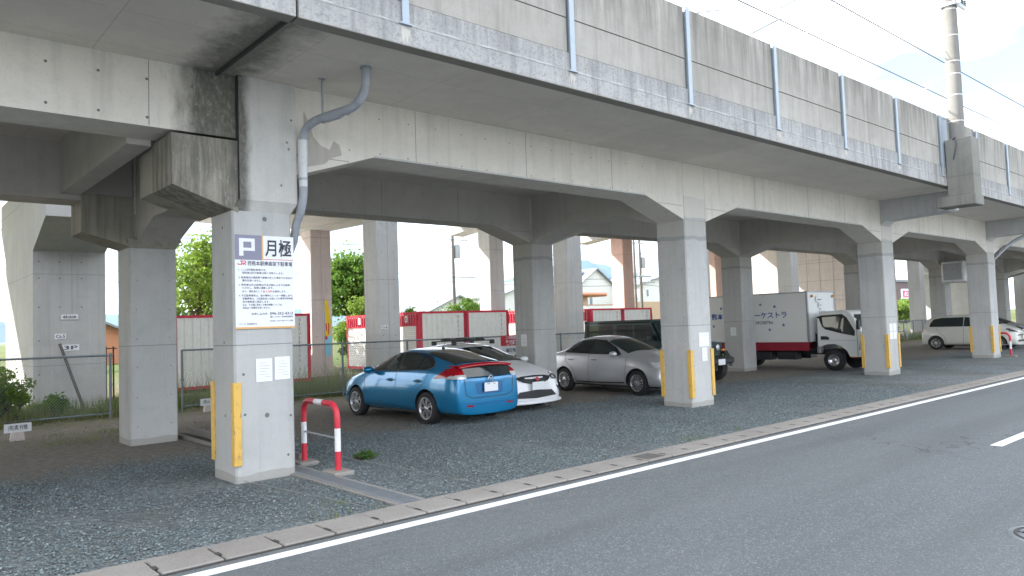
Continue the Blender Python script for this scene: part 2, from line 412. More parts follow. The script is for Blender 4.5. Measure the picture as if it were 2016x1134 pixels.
class MB:
    """collects shapes into one mesh object with several material slots"""
    def __init__(s): s.v = []; s.f = []; s.mi = []; s.mats = []; s.sm = []
    def slot(s, m):
        m = M[m] if isinstance(m, str) else m
        if m not in s.mats: s.mats.append(m)
        return s.mats.index(m)
    def add(s, vs, fs, m, smooth=False):
        b = len(s.v); k = s.slot(m)
        s.v += [tuple(p) for p in vs]
        s.f += [tuple(b + i for i in f) for f in fs]
        s.mi += [k] * len(fs); s.sm += [smooth] * len(fs)
        return s
    def box(s, x0, x1, y0, y1, z0, z1, m, bev=0):
        if bev > 0:
            bm = bmesh.new(); bmesh.ops.create_cube(bm, size=1)
            for v in bm.verts:
                v.co = Vector(((x0 + x1) / 2 + v.co.x * (x1 - x0), (y0 + y1) / 2 + v.co.y * (y1 - y0), (z0 + z1) / 2 + v.co.z * (z1 - z0)))
            bmesh.ops.bevel(bm, geom=bm.edges[:], offset=bev, segments=1, affect='EDGES')
            bm.verts.index_update()
            s.add([v.co[:] for v in bm.verts], [[v.index for v in f.verts] for f in bm.faces], m); bm.free(); return s
        vs = [(x0, y0, z0), (x1, y0, z0), (x1, y1, z0), (x0, y1, z0), (x0, y0, z1), (x1, y0, z1), (x1, y1, z1), (x0, y1, z1)]
        return s.add(vs, [(0, 3, 2, 1), (4, 5, 6, 7), (0, 1, 5, 4), (1, 2, 6, 5), (2, 3, 7, 6), (3, 0, 4, 7)], m)
    def prism(s, pts, a, b, axis, m):
        """extrude a 2D polygon along axis from a to b; axis x: pts=(y,z); y: pts=(x,z); z: pts=(x,y)"""
        def P(p, t):
            return {'x': (t, p[0], p[1]), 'y': (p[0], t, p[1]), 'z': (p[0], p[1], t)}[axis]
        n = len(pts)
        vs = [P(p, a) for p in pts] + [P(p, b) for p in pts]
        fs = [tuple(range(n)), tuple(range(2 * n - 1, n - 1, -1))] + [(i, i + n, (i + 1) % n + n, (i + 1) % n) for i in range(n)]
        return s.add(vs, fs, m)
    def tube(s, path, r, m, n=10, caps=True):
        path = [Vector(p) for p in path]; rs = r if isinstance(r, (list, tuple)) else [r] * len(path)
        rings = []; up = Vector((0, 0, 1)); prev = None
        for i, p in enumerate(path):
            d = (path[min(i + 1, len(path) - 1)] - path[max(i - 1, 0)]).normalized()
            if prev is None:
                a = d.cross(up if abs(d.z) < .9 else Vector((1, 0, 0))).normalized()
            else:
                a = (prev - d * prev.dot(d)).normalized()
            prev = a; b = d.cross(a)
            rings.append([p + (a * math.cos(2 * math.pi * k / n) + b * math.sin(2 * math.pi * k / n)) * rs[i] for k in range(n)])
        vs = [q for rg in rings for q in rg]
        fs = [(i * n + k, i * n + (k + 1) % n, (i + 1) * n + (k + 1) % n, (i + 1) * n + k) for i in range(len(path) - 1) for k in range(n)]
        s.add(vs, fs, m, True)
        if caps: s.add(vs, [tuple(range(n - 1, -1, -1)), tuple(range((len(path) - 1) * n, len(path) * n))], m)
        return s
    def lathe(s, prof, m, n=32, axis='y', c=(0, 0, 0), smooth=True):
        """prof: (radius, along)"""
        vs = []
        for r_, t in prof:
            for k in range(n):
                a = 2 * math.pi * k / n
                u, v = r_ * math.cos(a), r_ * math.sin(a)
                p = {'y': (u, t, v), 'z': (u, v, t), 'x': (t, u, v)}[axis]
                vs.append((p[0] + c[0], p[1] + c[1], p[2] + c[2]))
        fs = [(i * n + k, i * n + (k + 1) % n, (i + 1) * n + (k + 1) % n, (i + 1) * n + k) for i in range(len(prof) - 1) for k in range(n)]
        return s.add(vs, fs, m, smooth)
    def disc(s, c, r, axis, m, n=10):
        vs = []
        for k in range(n):
            a = 2 * math.pi * k / n; u, v = r * math.cos(a), r * math.sin(a)
            vs.append({'y': (c[0] + u, c[1], c[2] + v), 'x': (c[0], c[1] + u, c[2] + v), 'z': (c[0] + u, c[1] + v, c[2])}[axis])
        return s.add(vs, [tuple(range(n))], m)
    def build(s, name, parent=None, loc=None, rz=0):
        me = bpy.data.meshes.new(name); me.from_pydata(s.v, [], s.f)
        for m in s.mats: me.materials.append(m)
        me.polygons.foreach_set('material_index', s.mi)
        me.polygons.foreach_set('use_smooth', s.sm)
        me.update()
        bm = bmesh.new(); bm.from_mesh(me); bmesh.ops.recalc_face_normals(bm, faces=bm.faces[:]); bm.to_mesh(me); bm.free()
        o = bpy.data.objects.new(name, me); link(o, parent)
        if loc: o.location = loc
        if rz: o.rotation_euler = (0, 0, rz)
        return o

def text_mesh(name, s, w, h, m, parent, mtx, bold=0.0, extrude=.0015, squeeze=True):
    """lettering fitted in a w x h box; mtx maps (x right, y up, z out) with origin at the lower left corner"""
    cu = bpy.data.curves.new(name, 'FONT'); cu.body = s; cu.size = 1; cu.resolution_u = 2
    cu.offset = bold; cu.fill_mode = 'FRONT'
    to = bpy.data.objects.new(name, cu); COL.objects.link(to)
    dg = bpy.context.evaluated_depsgraph_get(); dg.update()
    me = bpy.data.meshes.new_from_object(to.evaluated_get(dg))
    bpy.data.objects.remove(to)
    if len(me.vertices) == 0: return None
    co = np.empty(len(me.vertices) * 3); me.vertices.foreach_get('co', co); co = co.reshape(-1, 3)
    mn, mxx = co.min(0), co.max(0); ext = np.maximum(mxx - mn, 1e-6)
    kx = w / ext[0]; ky = h / ext[1]
    if not squeeze: kx = ky = min(kx, ky)
    co = (co - mn) * [kx, ky, 1]; co[:, 2] = extrude
    me.vertices.foreach_set('co', co.ravel())
    me.materials.clear(); me.materials.append(M[m])
    me.transform(mtx); me.update()
    o = bpy.data.objects.new(name, me); link(o, parent); return o
def face_front(x, y, z):      # writing on a face that looks to -Y
    return Matrix(((1, 0, 0, x), (0, 0, -1, y), (0, 1, 0, z), (0, 0, 0, 1)))
def face_left(x, y, z):       # writing on a face that looks to -X (text runs to -Y)
    return Matrix(((0, 0, -1, x), (-1, 0, 0, y), (0, 1, 0, z), (0, 0, 0, 1)))

# ================================================================== GROUND, ROAD
g = MB()
g.box(-400, 1500, -400, 1500, -.5, 0, 'ground')
tag(g.build('ground'), kind='structure')
g = MB()
g.box(-60, 200, -9.6, -2.82, -.02, .006, 'asphalt')
tag(g.build('road'), kind='structure')
g = MB()
# white edge line with ragged break, centre dashes
for x0, x1 in ((-40, 4.84), (4.86, 19), (19, 60), (60, 160)):
    g.box(x0, x1, -3.055, -2.93, .006, .010, 'roadpaint')
for k in range(8):
    g.box(7.82 + k * 9, 7.82 + 4.5 + k * 9, -5.48, -5.35, .006, .010, 'roadpaint')
tag(g.build('road_markings'), kind='structure')
# gutter lids with open slots between
g = MB()
X = -12.0
i = 0
while X < 110:
    dz = .028 + random.uniform(-.004, .004)
    g.box(X + .008, X + .447, -2.80, -2.42, -.05, dz, 'gutter', bev=.008)
    if int(X) == 4 and i % 1 == 0 and abs(X - 4.3) < .25:
        for q in range(9): g.box(X + .06 + q * .038, X + .075 + q * .038, -2.74, -2.47, dz, dz + .002, 'joint')
    g.box(X + .447, X + .463, -2.80, -2.42, -.05, .004, 'joint')
    if X < 45: g.box(X + .435, X + .475, -2.69, -2.60, dz, dz + .002, 'joint')
    X += .455; i += 1
g.box(-12, 110, -2.83, -2.80, -.05, .012, 'joint')
g.box(-12, 110, -2.42, -2.34, -.05, .020, 'gutter')
tag(g.build('kerb'), kind='structure')

# loose gravel stones in the foreground: one heap of small stones
def stones(n, xr, yr, name, s0, s1, mats, edge=None):
    xs = rng.uniform(*xr, n); ys = rng.uniform(*yr, n)
    keep = np.ones(n, bool)
    if edge is not None: keep = edge(xs, ys)
    xs, ys = xs[keep], ys[keep]; n = len(xs)
    s = rng.uniform(s0, s1, n) * rng.uniform(.7, 1.3, n)
    base = np.array([(1, 0, 0), (0, 1, 0), (-1, 0, 0), (0, -1, 0), (0, 0, 1), (0, 0, -.4), (.6, .6, .55), (-.6, .55, .5)])
    base = np.array([(1, .1, 0), (.25, 1, .1), (-.95, .3, 0), (-.2, -1, .05), (.35, .2, .75), (-.4, -.15, .7), (0, 0, -.5)])
    fa = np.array([(0, 1, 4), (1, 5, 4), (1, 2, 5), (2, 3, 5), (3, 4, 5), (3, 0, 4), (0, 6, 1), (1, 6, 2), (2, 6, 3), (3, 6, 0)])
    a = rng.uniform(0, 2 * np.pi, n); ca, sa = np.cos(a), np.sin(a)
    sx, sy, sz = rng.uniform(.6, 1.25, n), rng.uniform(.6, 1.1, n), rng.uniform(.5, 1.0, n)
    jit = rng.uniform(-.22, .22, (n, len(base), 3))
    b = (base[None] + jit)
    bx = b[..., 0] * (s * sx)[:, None]; by = b[..., 1] * (s * sy)[:, None]; bz = b[..., 2] * (s * sz)[:, None]
    vx = bx * ca[:, None] - by * sa[:, None] + xs[:, None]
    vy = bx * sa[:, None] + by * ca[:, None] + ys[:, None]
    vz = bz + .004 + rng.uniform(0, .01, n)[:, None]
    co = np.stack([vx, vy, vz], -1).reshape(-1, 3)
    nf = len(fa)
    idx = (fa[None] + (np.arange(n) * len(base))[:, None, None]).reshape(-1)
    me = bpy.data.meshes.new(name)
    me.vertices.add(len(co)); me.vertices.foreach_set('co', co.ravel())
    me.loops.add(len(idx)); me.loops.foreach_set('vertex_index', idx)
    me.polygons.add(n * nf); me.polygons.foreach_set('loop_start', np.arange(n * nf) * 3)
    try: me.polygons.foreach_set('loop_total', np.full(n * nf, 3))
    except Exception: pass
    for m in mats: me.materials.append(m)
    me.polygons.foreach_set('material_index', np.repeat(rng.choice(len(mats), n, p=[.30, .40, .27, .03][:len(mats)]), nf))
    me.update(calc_edges=True); me.validate()
    o = bpy.data.objects.new(name, me); link(o); return o
SM = [mat('stone_dark', (.115, .14, .148), .85), mat('stone_mid', (.165, .205, .215), .85), mat('stone_light', (.225, .28, .285), .85), mat('stone_pale', (.36, .38, .37), .8)]
def in_front(xs, ys):
    p = np.clip((3.2 - ys) / 1.4, 0, 1) * np.clip(1.15 - (xs + ys * 0) / 30, 0, 1)
    low = np.sin(xs * 1.3 + 1.1 * np.sin(ys * 1.9)) * np.sin(ys * 2.1 + .8 * np.sin(xs * .9 + 1)) + .5 * np.sin(xs * 3.7 + ys * 2.2)
    p = p * np.clip(1.0 - .75 * np.clip(low - .15, 0, 1), .15, 1)
    hole = ((xs > -.1) & (xs < 1.5) & (ys > -.15) & (ys < .8))
    return (rng.uniform(0, 1, len(xs)) < p) & ~hole
tag(stones(150000, (-2.6, 15), (-2.40, 3.4), 'gravel', .005, .0150, SM, in_front), kind='stuff',
    label='blue grey crushed gravel spread over the parking ground', cat='gravel')

# ================================================================== NEAR VIADUCT
CW, CD = .715, .686
AX = [.527, 9.211, 18.071, 26.575, 35.25, 43.95, 52.6, 61.3, 70.0, 78.7, 87.4]
AXL = [-8.3, -17.0, -25.7]
ZH, ZS, ZB = 3.60, 4.70, 3.965
DY = 4.34
via = thing('railway_viaduct', 'long weathered concrete railway viaduct over the parking ground, nearest to the road', 'viaduct')
def holes_col(g, x, y0, z0, z1, front=True, left=True, w=CW, d=CD, step=.46):
    z = z0
    while z < z1:
        for q in (.11, w - .11):
            if front: g.disc((x + q + random.uniform(-.01, .01), y0 - .0025, z + random.uniform(-.01, .01)), .0095, 'y', 'hole', 8)
        for q in (.11, d - .11):
            if left: g.disc((x - .0025, y0 + q + random.uniform(-.01, .01), z + random.uniform(-.01, .01)), .0095, 'x', 'hole', 8)
        z += step
def guard(col, x, y, sx, sy, z0=.19, z1=1.10):
    """L shaped yellow corner guard on corner (x,y); sx, sy point from the corner into the column"""
    g = MB(); t = .024; wd = .066
    def bx(a0, a1, b0, b1): g.box(min(a0, a1), max(a0, a1), min(b0, b1), max(b0, b1), z0, z1, 'yellow', bev=.004)
    bx(x - sx * t, x + sx * wd, y - sy * t, y - sy * .001)
    bx(x - sx * t, x - sx * .001, y, y + sy * wd)
    return g.build('corner_guard', col)
def chamfered(x0, x1, y0, y1, c=.022):
    return [(x0 + c, y0), (x1 - c, y0), (x1, y0 + c), (x1, y1 - c), (x1 - c, y1), (x0 + c, y1), (x0, y1 - c), (x0, y0 + c)]
def column(x, y, ztop, mt='column', guards=(), nm='column', par=via, hol=True):
    g = MB()
    g.prism(chamfered(x, x + CW, y, y + CD), -.3, ztop, 'z', mt)
    if hol: holes_col(g, x, y, .34, 3.5)
    c = g.build(nm, par)
    for cx, cy, sx, sy in guards: guard(c, cx, cy, sx, sy)
    return c
def haunch_beam(x0, x1, y0, y1, parent, mt, joints=True, zb=ZB, zh=ZH, zt=ZS, hl=1.12, nm='longitudinal_beam'):
    g = MB()
    pts = [(x0, zh), (x0 + hl, zb), (x1 - hl, zb), (x1, zh), (x1, zt), (x0, zt)]
    g.prism(pts, y0, y1, 'y', mt)
    if joints:
        yy = y0 - .002
        for k in range(1, 4):
            xx = x0 + (x1 - x0) * k / 4 + random.uniform(-.2, .2)
            g.box(xx - .003, xx + .003, yy, y0, zb + .02, zt - .01, 'hole')
        n = int((x1 - x0 - 1.2) / .46)
        for k in range(n):
            xx = x0 + .75 + k * .46
            for zz in (zb + .05, zb + .50 if abs(k - n / 2) > n else zb + .52):
                g.disc((xx + random.uniform(-.015, .015), yy, zz + random.uniform(-.006, .006)), .0105, 'y', 'hole', 8)
        # lighter chamfer at the lower front edge
        g.prism([(x0 + hl, zb - .002), (x1 - hl, zb - .002), (x1 - hl, zb + .022), (x0 + hl, zb + .022)], y0 - .003, y0, 'y', 'pier')
        for xa, xb in ((x0 + .02, x0 + .75), (x1 - .75, x1 - .02)):
            g.box(xa, xb, yy, y0, zb - .105, zb - .099, 'hole')
    return g.build(nm, parent)

rows = AXL[::-1] + AX
for i, x in enumerate(rows):
    if x == .527: continue
    gd = []
    if x > 1: gd = [(x, 0, 1, 1), (x + CW, 0, -1, 1), (x, CD, 1, -1)]
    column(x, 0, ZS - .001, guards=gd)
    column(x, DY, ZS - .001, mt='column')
# the joint column with its corbel
g = MB()
g.prism(chamfered(.527, 1.242, 0, CD), -.3, 3.12, 'z', 'column')
for cx_, cz_ in ((.91, 3.04), (.90, .74), (.64, .77), (1.15, .25), (.63, 1.23), (1.19, .71), (.64, 1.9), (1.18, 1.15)):
    g.disc((cx_, -.0025, cz_), .028 if cz_ in (3.04, .74) else .016, 'y', 'hole', 12)
for cz_ in (.75, 1.6, 2.4, 2.95): g.disc((.5245, .3, cz_), .018, 'x', 'hole', 10)
col1 = g.build('column', via)
guard(col1, .527, 0, 1, 1, .20, 1.14); guard(col1, .527, CD, 1, -1, .21, 1.14)
def frustum(g, x0, x1, y0, y1, z0, X0, X1, Y0, Y1, z1, m):
    vs = [(x0, y0, z0), (x1, y0, z0), (x1, y1, z0), (x0, y1, z0), (X0, Y0, z1), (X1, Y0, z1), (X1, Y1, z1), (X0, Y1, z1)]
    g.add(vs, [(0, 3, 2, 1), (4, 5, 6, 7), (0, 1, 5, 4), (1, 2, 6, 5), (2, 3, 7, 6), (3, 0, 4, 7)], m)
g = MB()
frustum(g, .535, 1.235, .005, CD, 3.12, .59, 1.30, -.055, CD, 3.24, 'head')
g.box(.60, 1.30, -.06, CD - .004, 3.24, ZS - .001, 'head')
for cx_, cz_ in ((1.24, 4.26), (1.18, 3.98), (1.10, 3.45), (1.2, 3.9)): g.disc((cx_, -.063, cz_), .014, 'y', 'hole')
g.box(.597, .598, -.06, .6, 3.24, ZS, 'joint')
g.build('column_head', via)
g = MB()
g.prism([(.60, 3.10), (-.13, 3.36), (-.13, 3.93), (.60, 3.93)], -.012, .70, 'y', 'corbel')
g.prism([(.60, 3.16), (-.10, 3.39), (-.10, 3.93), (.60, 3.93)], .70, 1.32, 'y', 'corbel_clean')
g.build('corbel', via)
# back column of the joint pair
g = MB()
g.prism(chamfered(.527, 1.242, DY, DY + CD), -.3, 3.12, 'z', 'column')
holes_col(g, .527, DY, .3, 3.0)
g.build('column', via)
g = MB()
frustum(g, .535, 1.235, DY + .005, DY + CD, 3.12, .48, 1.30, DY - .1, DY + CD, 3.26, 'corbel_clean')
g.box(.60, 1.30, DY - .06, DY + CD, 3.26, ZS - .001, 'column')
g.prism([(.60, 3.12), (-.14, 3.34), (-.14, 3.93), (.60, 3.93)], DY - .02, DY + .7, 'y', 'corbel_clean')
g.build('corbel', via)

# longitudinal beams of both rows
spans = [(AX[0] + .773, AX[1])] + [(AX[k] + CW, AX[k + 1]) for k in range(1, len(AX) - 1)]
for (x0, x1) in spans:
    haunch_beam(x0, x1 - .004, .008, CD - .05, via, 'beam')
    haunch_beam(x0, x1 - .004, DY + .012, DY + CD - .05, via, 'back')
    g = MB(); g.box(x1 - .004, x1 + .03, .02, .04, ZH + .02, ZS - .01, 'joint'); g.build('beam_joint', via)
g = MB(); g.box(-40, .590, .012, CD - .05, 3.965, ZS - .001, 'beam')
for k in range(26):
    for zz in (4.06, 4.48): g.disc((.1 - k * .47, .0085, zz), .016, 'y', 'hole', 8)
for xx in (-.35, -2.7): g.box(xx - .003, xx + .003, .009, .012, 3.98, 4.69, 'hole')
g.build('longitudinal_beam', via)
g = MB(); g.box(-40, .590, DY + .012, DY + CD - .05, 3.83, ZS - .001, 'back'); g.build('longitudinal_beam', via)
g = MB(); g.box(-.42, -.16, CD - .05, DY + .012, 3.90, ZS - .001, 'back'); g.build('cross_beam', via)
# cross beams with haunches
for x in rows:
    if x == .527: continue
    g = MB()
    g.prism([(CD - .02, 3.58), (CD + 1.0, 3.90), (DY - 1.0, 3.90), (DY + .01, 3.58), (DY + .01, ZS - .002), (CD - .02, ZS - .002)], x + .045, x + CW - .05, 'x', 'back')
    g.build('cross_beam', via)
g = MB(); g.prism([(CD - .02, 3.2), (CD + 1.0, 3.5), (DY - 1.0, 3.5), (DY + .01, 3.2), (DY + .01, ZS - .002), (CD - .02, ZS - .002)], .62, 1.25, 'x', 'back'); g.build('cross_beam', via)
# deck
g = MB()
def deck(x0, x1):
    g.prism([(-2.03, 4.665), (-1.93, 4.665), (-1.86, ZS), (6.9, ZS), (7.0, 4.665), (7.1, 4.665), (7.1, 5.1), (-2.03, 5.1)], x0, x1, 'x', 'soffit')
deck(-40, .385); deck(.405, 96)
dk = g.build('deck_slab', via)
g = MB(); g.box(.36, .385, -2.02, .0, 4.655, 4.70, 'joint'); g.build('deck_joint', dk)
# soffit darker band beside the joint
g = MB()
for x0, x1 in ((-40, .38), (.41, 16.6), (16.6, 96)):
    g.box(x0, x1, -2.053, -1.885, 4.652, 4.6645, 'lip')
    g.box(x0, x1, -2.055, -2.031, 4.66, 4.865, 'fascia')
    g.box(x0, x1, -2.048, -2.031, 4.872, 5.112, 'fascia'); g.box(x0, x1, -2.0335, -2.031, 4.865, 4.872, 'joint'); g.box(x0, x1, -2.0335, -2.031, 5.112, 5.124, 'joint')
    g.box(x0, x1, 7.101, 7.12, 4.66, 5.13, 'fascia')
g.build('fascia', via)
# parapet panels and posts
PX = [1.60 + 2.515 * k for k in range(-12, 38)]
for k, px in enumerate(PX):
    x1 = px + 2.515
    if 16.5 < (px + x1) / 2 < 19.0: pass
    g = MB()
    g.box(px + .055, x1 - .055, -2.022, -1.93, 5.1, 5.572, 'panel')
    g.box(px + .055, x1 - .055, -2.026, -1.93, 5.578, 6.36, 'panel')
    if 16.6 < x1 < 17.2: g.box(x1 - .05 + .02, x1 + .52, -2.035, -2.028, 5.13, 6.36, 'steel_post')
    g.build('parapet_panel', via)
    p = MB()
    p.box(px - .042, px + .042, -2.075, -2.057, 4.885, 6.365, 'steel_post')
    p.box(px - .008, px + .008, -2.057, -1.95, 4.885, 6.365, 'steel_post')
    p.box(px - .05, px + .05, -1.95, -1.935, 4.885, 6.365, 'steel_post')
    p.box(px - .075, px + .075, -2.085, -2.05, 4.868, 4.885, 'steel_post')
    po = p.build('parapet_post', via)
    s = MB()
    n = 7
    wl = random.uniform(.08, .15); pts = [(px - .05, 4.862)] + [(px - .05 + wl * q / n, random.uniform(4.67, 4.80)) for q in range(n + 1)] + [(px - .05 + wl, random.uniform(4.80, 4.85))]
    s.prism(pts, -2.0585, -2.0555, 'y', 'white_stain')
    s.build('lime_streak', po)
# back parapet
g = MB(); g.box(-40, 96, 7.0, 7.1, 5.1, 6.36, 'panel'); g.build('back_parapet', via)
# catenary bracket beam and block at the third column, bracket at the fourth
g = MB()
g.prism([(-.001, 4.02), (-.12, 4.15), (-1.66, 4.21), (-1.74, 4.25), (-1.74, ZS - .002), (-.001, ZS - .002)], 18.071, 18.62, 'x', 'pier')
g.build('bracket_beam', via)
g = MB()
g.prism([(-.001, 4.02), (-.12, 4.15), (-1.93, 4.21), (-1.93, ZS - .002), (-.001, ZS - .002)], 26.575, 27.12, 'x', 'pier')
g.build('bracket_beam', via)
g = MB()
g.box(16.90, 17.46, -2.66, -1.80, 4.15, 4.40, 'block', bev=.015)
g.box(16.93, 17.43, -2.63, -2.058, 4.40, 5.76, 'block', bev=.012)
g.build('pole_base_block', via)

# drain pipe in front of the joint column
g = MB()
def bend(p0, p1, p2, n=8):
    p0, p1, p2 = Vector(p0), Vector(p1), Vector(p2)
    return [(p0 * (1 - t) ** 2 + p1 * 2 * t * (1 - t) + p2 * t * t) for t in [k / n for k in range(n + 1)]]
path = [Vector((1.66, -1.13, 4.71))] + bend((1.66, -1.13, 4.60), (1.66, -1.13, 4.30), (1.58, -.85, 4.26)) + bend((1.42, -.42, 4.22), (1.36, -.13, 4.19), (1.36, -.11, 4.02))
g.tube(path, .052, 'pipe', 14)
g.tube([(1.36, -.11, 4.03), (1.36, -.11, 3.45)], .052, 'pipe_white', 14)
g.tube(bend((1.36, -.11, 3.46), (1.36, -.11, 3.2), (1.33, .04, 3.02)) + [Vector((1.325, .12, 2.8)), Vector((1.30, .34, 2.5)), Vector((1.30, .36, .05))], .050, 'pipe', 14)
dp = g.build('drain_pipe', via)
g = MB()
g.tube([(1.55, -.72, 4.245), (1.47, -.52, 4.225)], .062, 'pipe', 14)
g.tube([(1.36, -.11, 4.02), (1.36, -.11, 3.72)], .058, 'pipe_white', 14)
g.tube([(1.36, -.11, 3.56), (1.36, -.11, 3.53)], .060, 'galv', 14)
g.tube([(1.30, .36, 2.0), (1.30, .36, 1.95)], .056, 'galv', 12)
g.tube([(1.66, -1.13, 4.70), (1.66, -1.13, 4.675)], .064, 'galv', 14)
g.build('pipe_collar', dp)
g = MB(); g.tube([(1.45, -.47, 4.70), (1.45, -.47, 4.26)], .014, 'galv', 8)
g.tube([(1.45, -.47, 4.70), (1.45, -.47, 4.69)], .045, 'galv', 10); g.tube([(1.46, -.50, 4.225), (1.45, -.455, 4.222)], .060, 'galv', 14)
g.build('pipe_hanger', dp)
# drain pipe on back joint column and on the fourth column
g = MB(); g.tube([(1.315, DY + .45, 0), (1.315, DY + .45, 3.6)], .05, 'pipe', 12); g.tube([(1.315, DY + .45, 2.40), (1.315, DY + .45, 2.5)], .056, 'galv', 12)
g.build('drain_pipe', via)
g = MB(); g.tube([(29.4, -1.0, 4.7), (29.3, -.9, 4.55)] + bend((29.2, -.85, 4.4), (28.6, -.3, 4.2), (27.9, -.1, 3.75)) + [Vector((27.45, .1, 3.4)), Vector((27.4, .15, 0))], .06, 'pipe', 12)
g.build('drain_pipe', via)

# damp patch on first beam (repair mortar)
g = MB()
pts = [(1.42, 3.72), (1.44, 4.42), (1.50, 4.30), (1.56, 4.12), (1.66, 4.02), (1.78, 3.98), (1.84, 4.10), (1.92, 4.06), (1.95, 3.93), (1.86, 3.90), (1.78, 3.86), (1.70, 3.79)]
M['patch'] = concrete('repair_mortar', (.47, .435, .39), (.54, .50, .45), streak=.3)
g.prism(pts, .0045, .0078, 'y', 'patch'); g.build('repair_patch', via)

# ================================================================== CATENARY POLE, WIRES
px_, py_ = 17.10, -2.29
pole = thing('catenary_pole', 'tall round concrete railway pole with white bands, standing on a block outside the parapet', 'railway pole', (px_, py_, 5.76))
g = MB(); g.tube([(0, 0, 0), (0, 0, 6.5)], [.165, .145], 'conc_pole', 20); g.build('shaft', pole)
for z in (.42, 1.05, 1.56, 1.87, 2.5, 3.14):
    g = MB(); g.tube([(0, 0, z), (0, 0, z + .018)], .166 - z * .003, 'band_white', 20); g.build('band', pole)
g = MB(); g.box(-.18, .18, -.18, .18, 3.22, 3.30, 'galv'); g.box(-.05, .40, -.24, -.18, 3.18, 3.27, 'galv'); g.build('clamp', pole)
g = MB(); g.box(-.03, .03, 0.1, 3.6, .55, .60, 'galv'); g.tube([(0, 0, 1.6), (0, 2.6, .8)], .012, 'galv', 6); g.build('bracket_arm', pole)
for dx in (.25, .42):
    g = MB(); g.lathe([(.0, 3.27), (.05, 3.29), (.02, 3.32), (.05, 3.35), (.02, 3.38), (.05, 3.41), (0, 3.45)], 'jeep', 10, 'z', (dx, -.21, 0)); g.build('insulator', pole)
g = MB(); g.tube([(-.17, .05, -.02), (-.24, -.02, .02), (-.26, -.05, -.15), (-.22, .05, -.5)], .014, 'cable', 8); g.build('cable', pole)
def wire(name, pts, r, label, group=None):
    g = MB(); g.tube(pts, r, 'cable', 5, caps=False); o = g.build(name); tag(o, label, 'wire', group); return o
def sag(a, b, s=.4, n=14):
    a, b = Vector(a), Vector(b)
    return [a.lerp(b, k / n) - Vector((0, 0, s * 4 * (k / n) * (1 - k / n))) for k in range(n + 1)]
wire('overhead_wire', sag((-20, .6, 10.4), (100, .6, 10.4), .2), .019, 'upper overhead railway wire above the parapet, nearest the road', 'overhead wires of the railway')
wire('overhead_wire', sag((-20, .9, 9.3), (100, .9, 9.3), .1), .017, 'lower overhead contact wire just above the parapet', 'overhead wires of the railway')
wire('overhead_wire', sag((-20, 4.2, 10.2), (100, 4.2, 10.2), .2), .016, 'thin overhead wire of the far track', 'overhead wires of the railway')
# pull-off arms peeking over the parapet
def pulloff(x, y, z, label, s=1):
    t = thing('registration_arm', label, 'catenary arm', (x, y, z))
    g = MB(); g.tube([(0, 0, 0), (.5 * s, -.3 * s, .3 * s)], .022, 'galv', 6); g.build('strut', t)
    g = MB(); g.tube([(.5 * s, -.3 * s, .3 * s), (1.1 * s, -.6 * s, .42 * s), (1.25 * s, -.65 * s, .3 * s), (1.1 * s, -.4 * s, 0)], .012, 'galv', 6); g.build('rod', t)
    return t
pulloff(9.9, -1.2, 7.0, 'bent grey catenary arm with curved rod above the parapet, between second and third visible post')
pulloff(7.4, -1.4, 6.55, 'short slanting grey rod rising from the parapet top beside a post', .55)
pulloff(14.0, .4, 9.1, 'grey catenary arm hanging in the sky left of the railway pole', 1.2)

# ================================================================== BOARDS AND PAPERS ON THE COLUMNS
sg = thing('parking_sign', 'large white board with grey P square and black Japanese lettering on the nearest column', 'sign', (.545, -.004, 1.75))
def F(x, y, d=0): return face_front(x, -.012 - d, y)
BW, BH = .715, 1.09
g = MB(); g.box(0, BW, -.011, 0, 0, BH, 'board', bev=.002); g.build('board', sg)
g = MB(); g.box(0, BW, -.0135, -.0112, .0, .022, 'orange'); g.box(.318, .336, -.0135, -.0112, .80, BH, 'orange'); g.build('orange_strip', sg)
g = MB(); g.box(0, .318, -.0135, -.0112, .80, BH, 'board_grey'); gs = g.build('grey_square', sg)
g = MB(); yy0, yy1 = -.0155, -.0137
g.box(.05, .10, yy0, yy1, .845, 1.05, 'board'); g.box(.10, .235, yy0, yy1, 1.01, 1.05, 'board'); g.box(.10, .235, yy0, yy1, .905, .94, 'board'); g.box(.195, .235, yy0, yy1, .94, 1.01, 'board')
g.build('letter_p', gs)
def st(name, s, x, y, w_, h_, m='ink', bold=.012): text_mesh(name, s, w_, h_, m, sg, F(x, y, .0005), bold)
st('large_lettering', '月極', .36, .845, .325, .205, 'ink', .016)
g = MB(); g.box(.335, BW - .01, -.0135, -.0112, .808, .814, 'ink_red'); g.build('red_rule', sg)
g = MB()
yj = (-.0135, -.0112)
g.box(.075, .085, *yj, .745, .785, 'ink_red'); g.box(.035, .080, *yj, .740, .750, 'ink_red'); g.box(.030, .040, *yj, .744, .757, 'ink_red')
g.box(.060, .125, *yj, .780, .789, 'ink_red'); g.box(.118, .128, *yj, .762, .785, 'ink_red'); g.box(.092, .125, *yj, .757, .765, 'ink_red'); g.box(.092, .101, *yj, .738, .757, 'ink_red')
g.prism([(.103, .757), (.114, .757), (.132, .738), (.120, .738)], *yj, 'y', 'ink_red')
g.build('railway_logo', sg)
st('title_lettering', '西熊本駅南高架下駐車場', .148, .733, .545, .056, 'ink', .008)
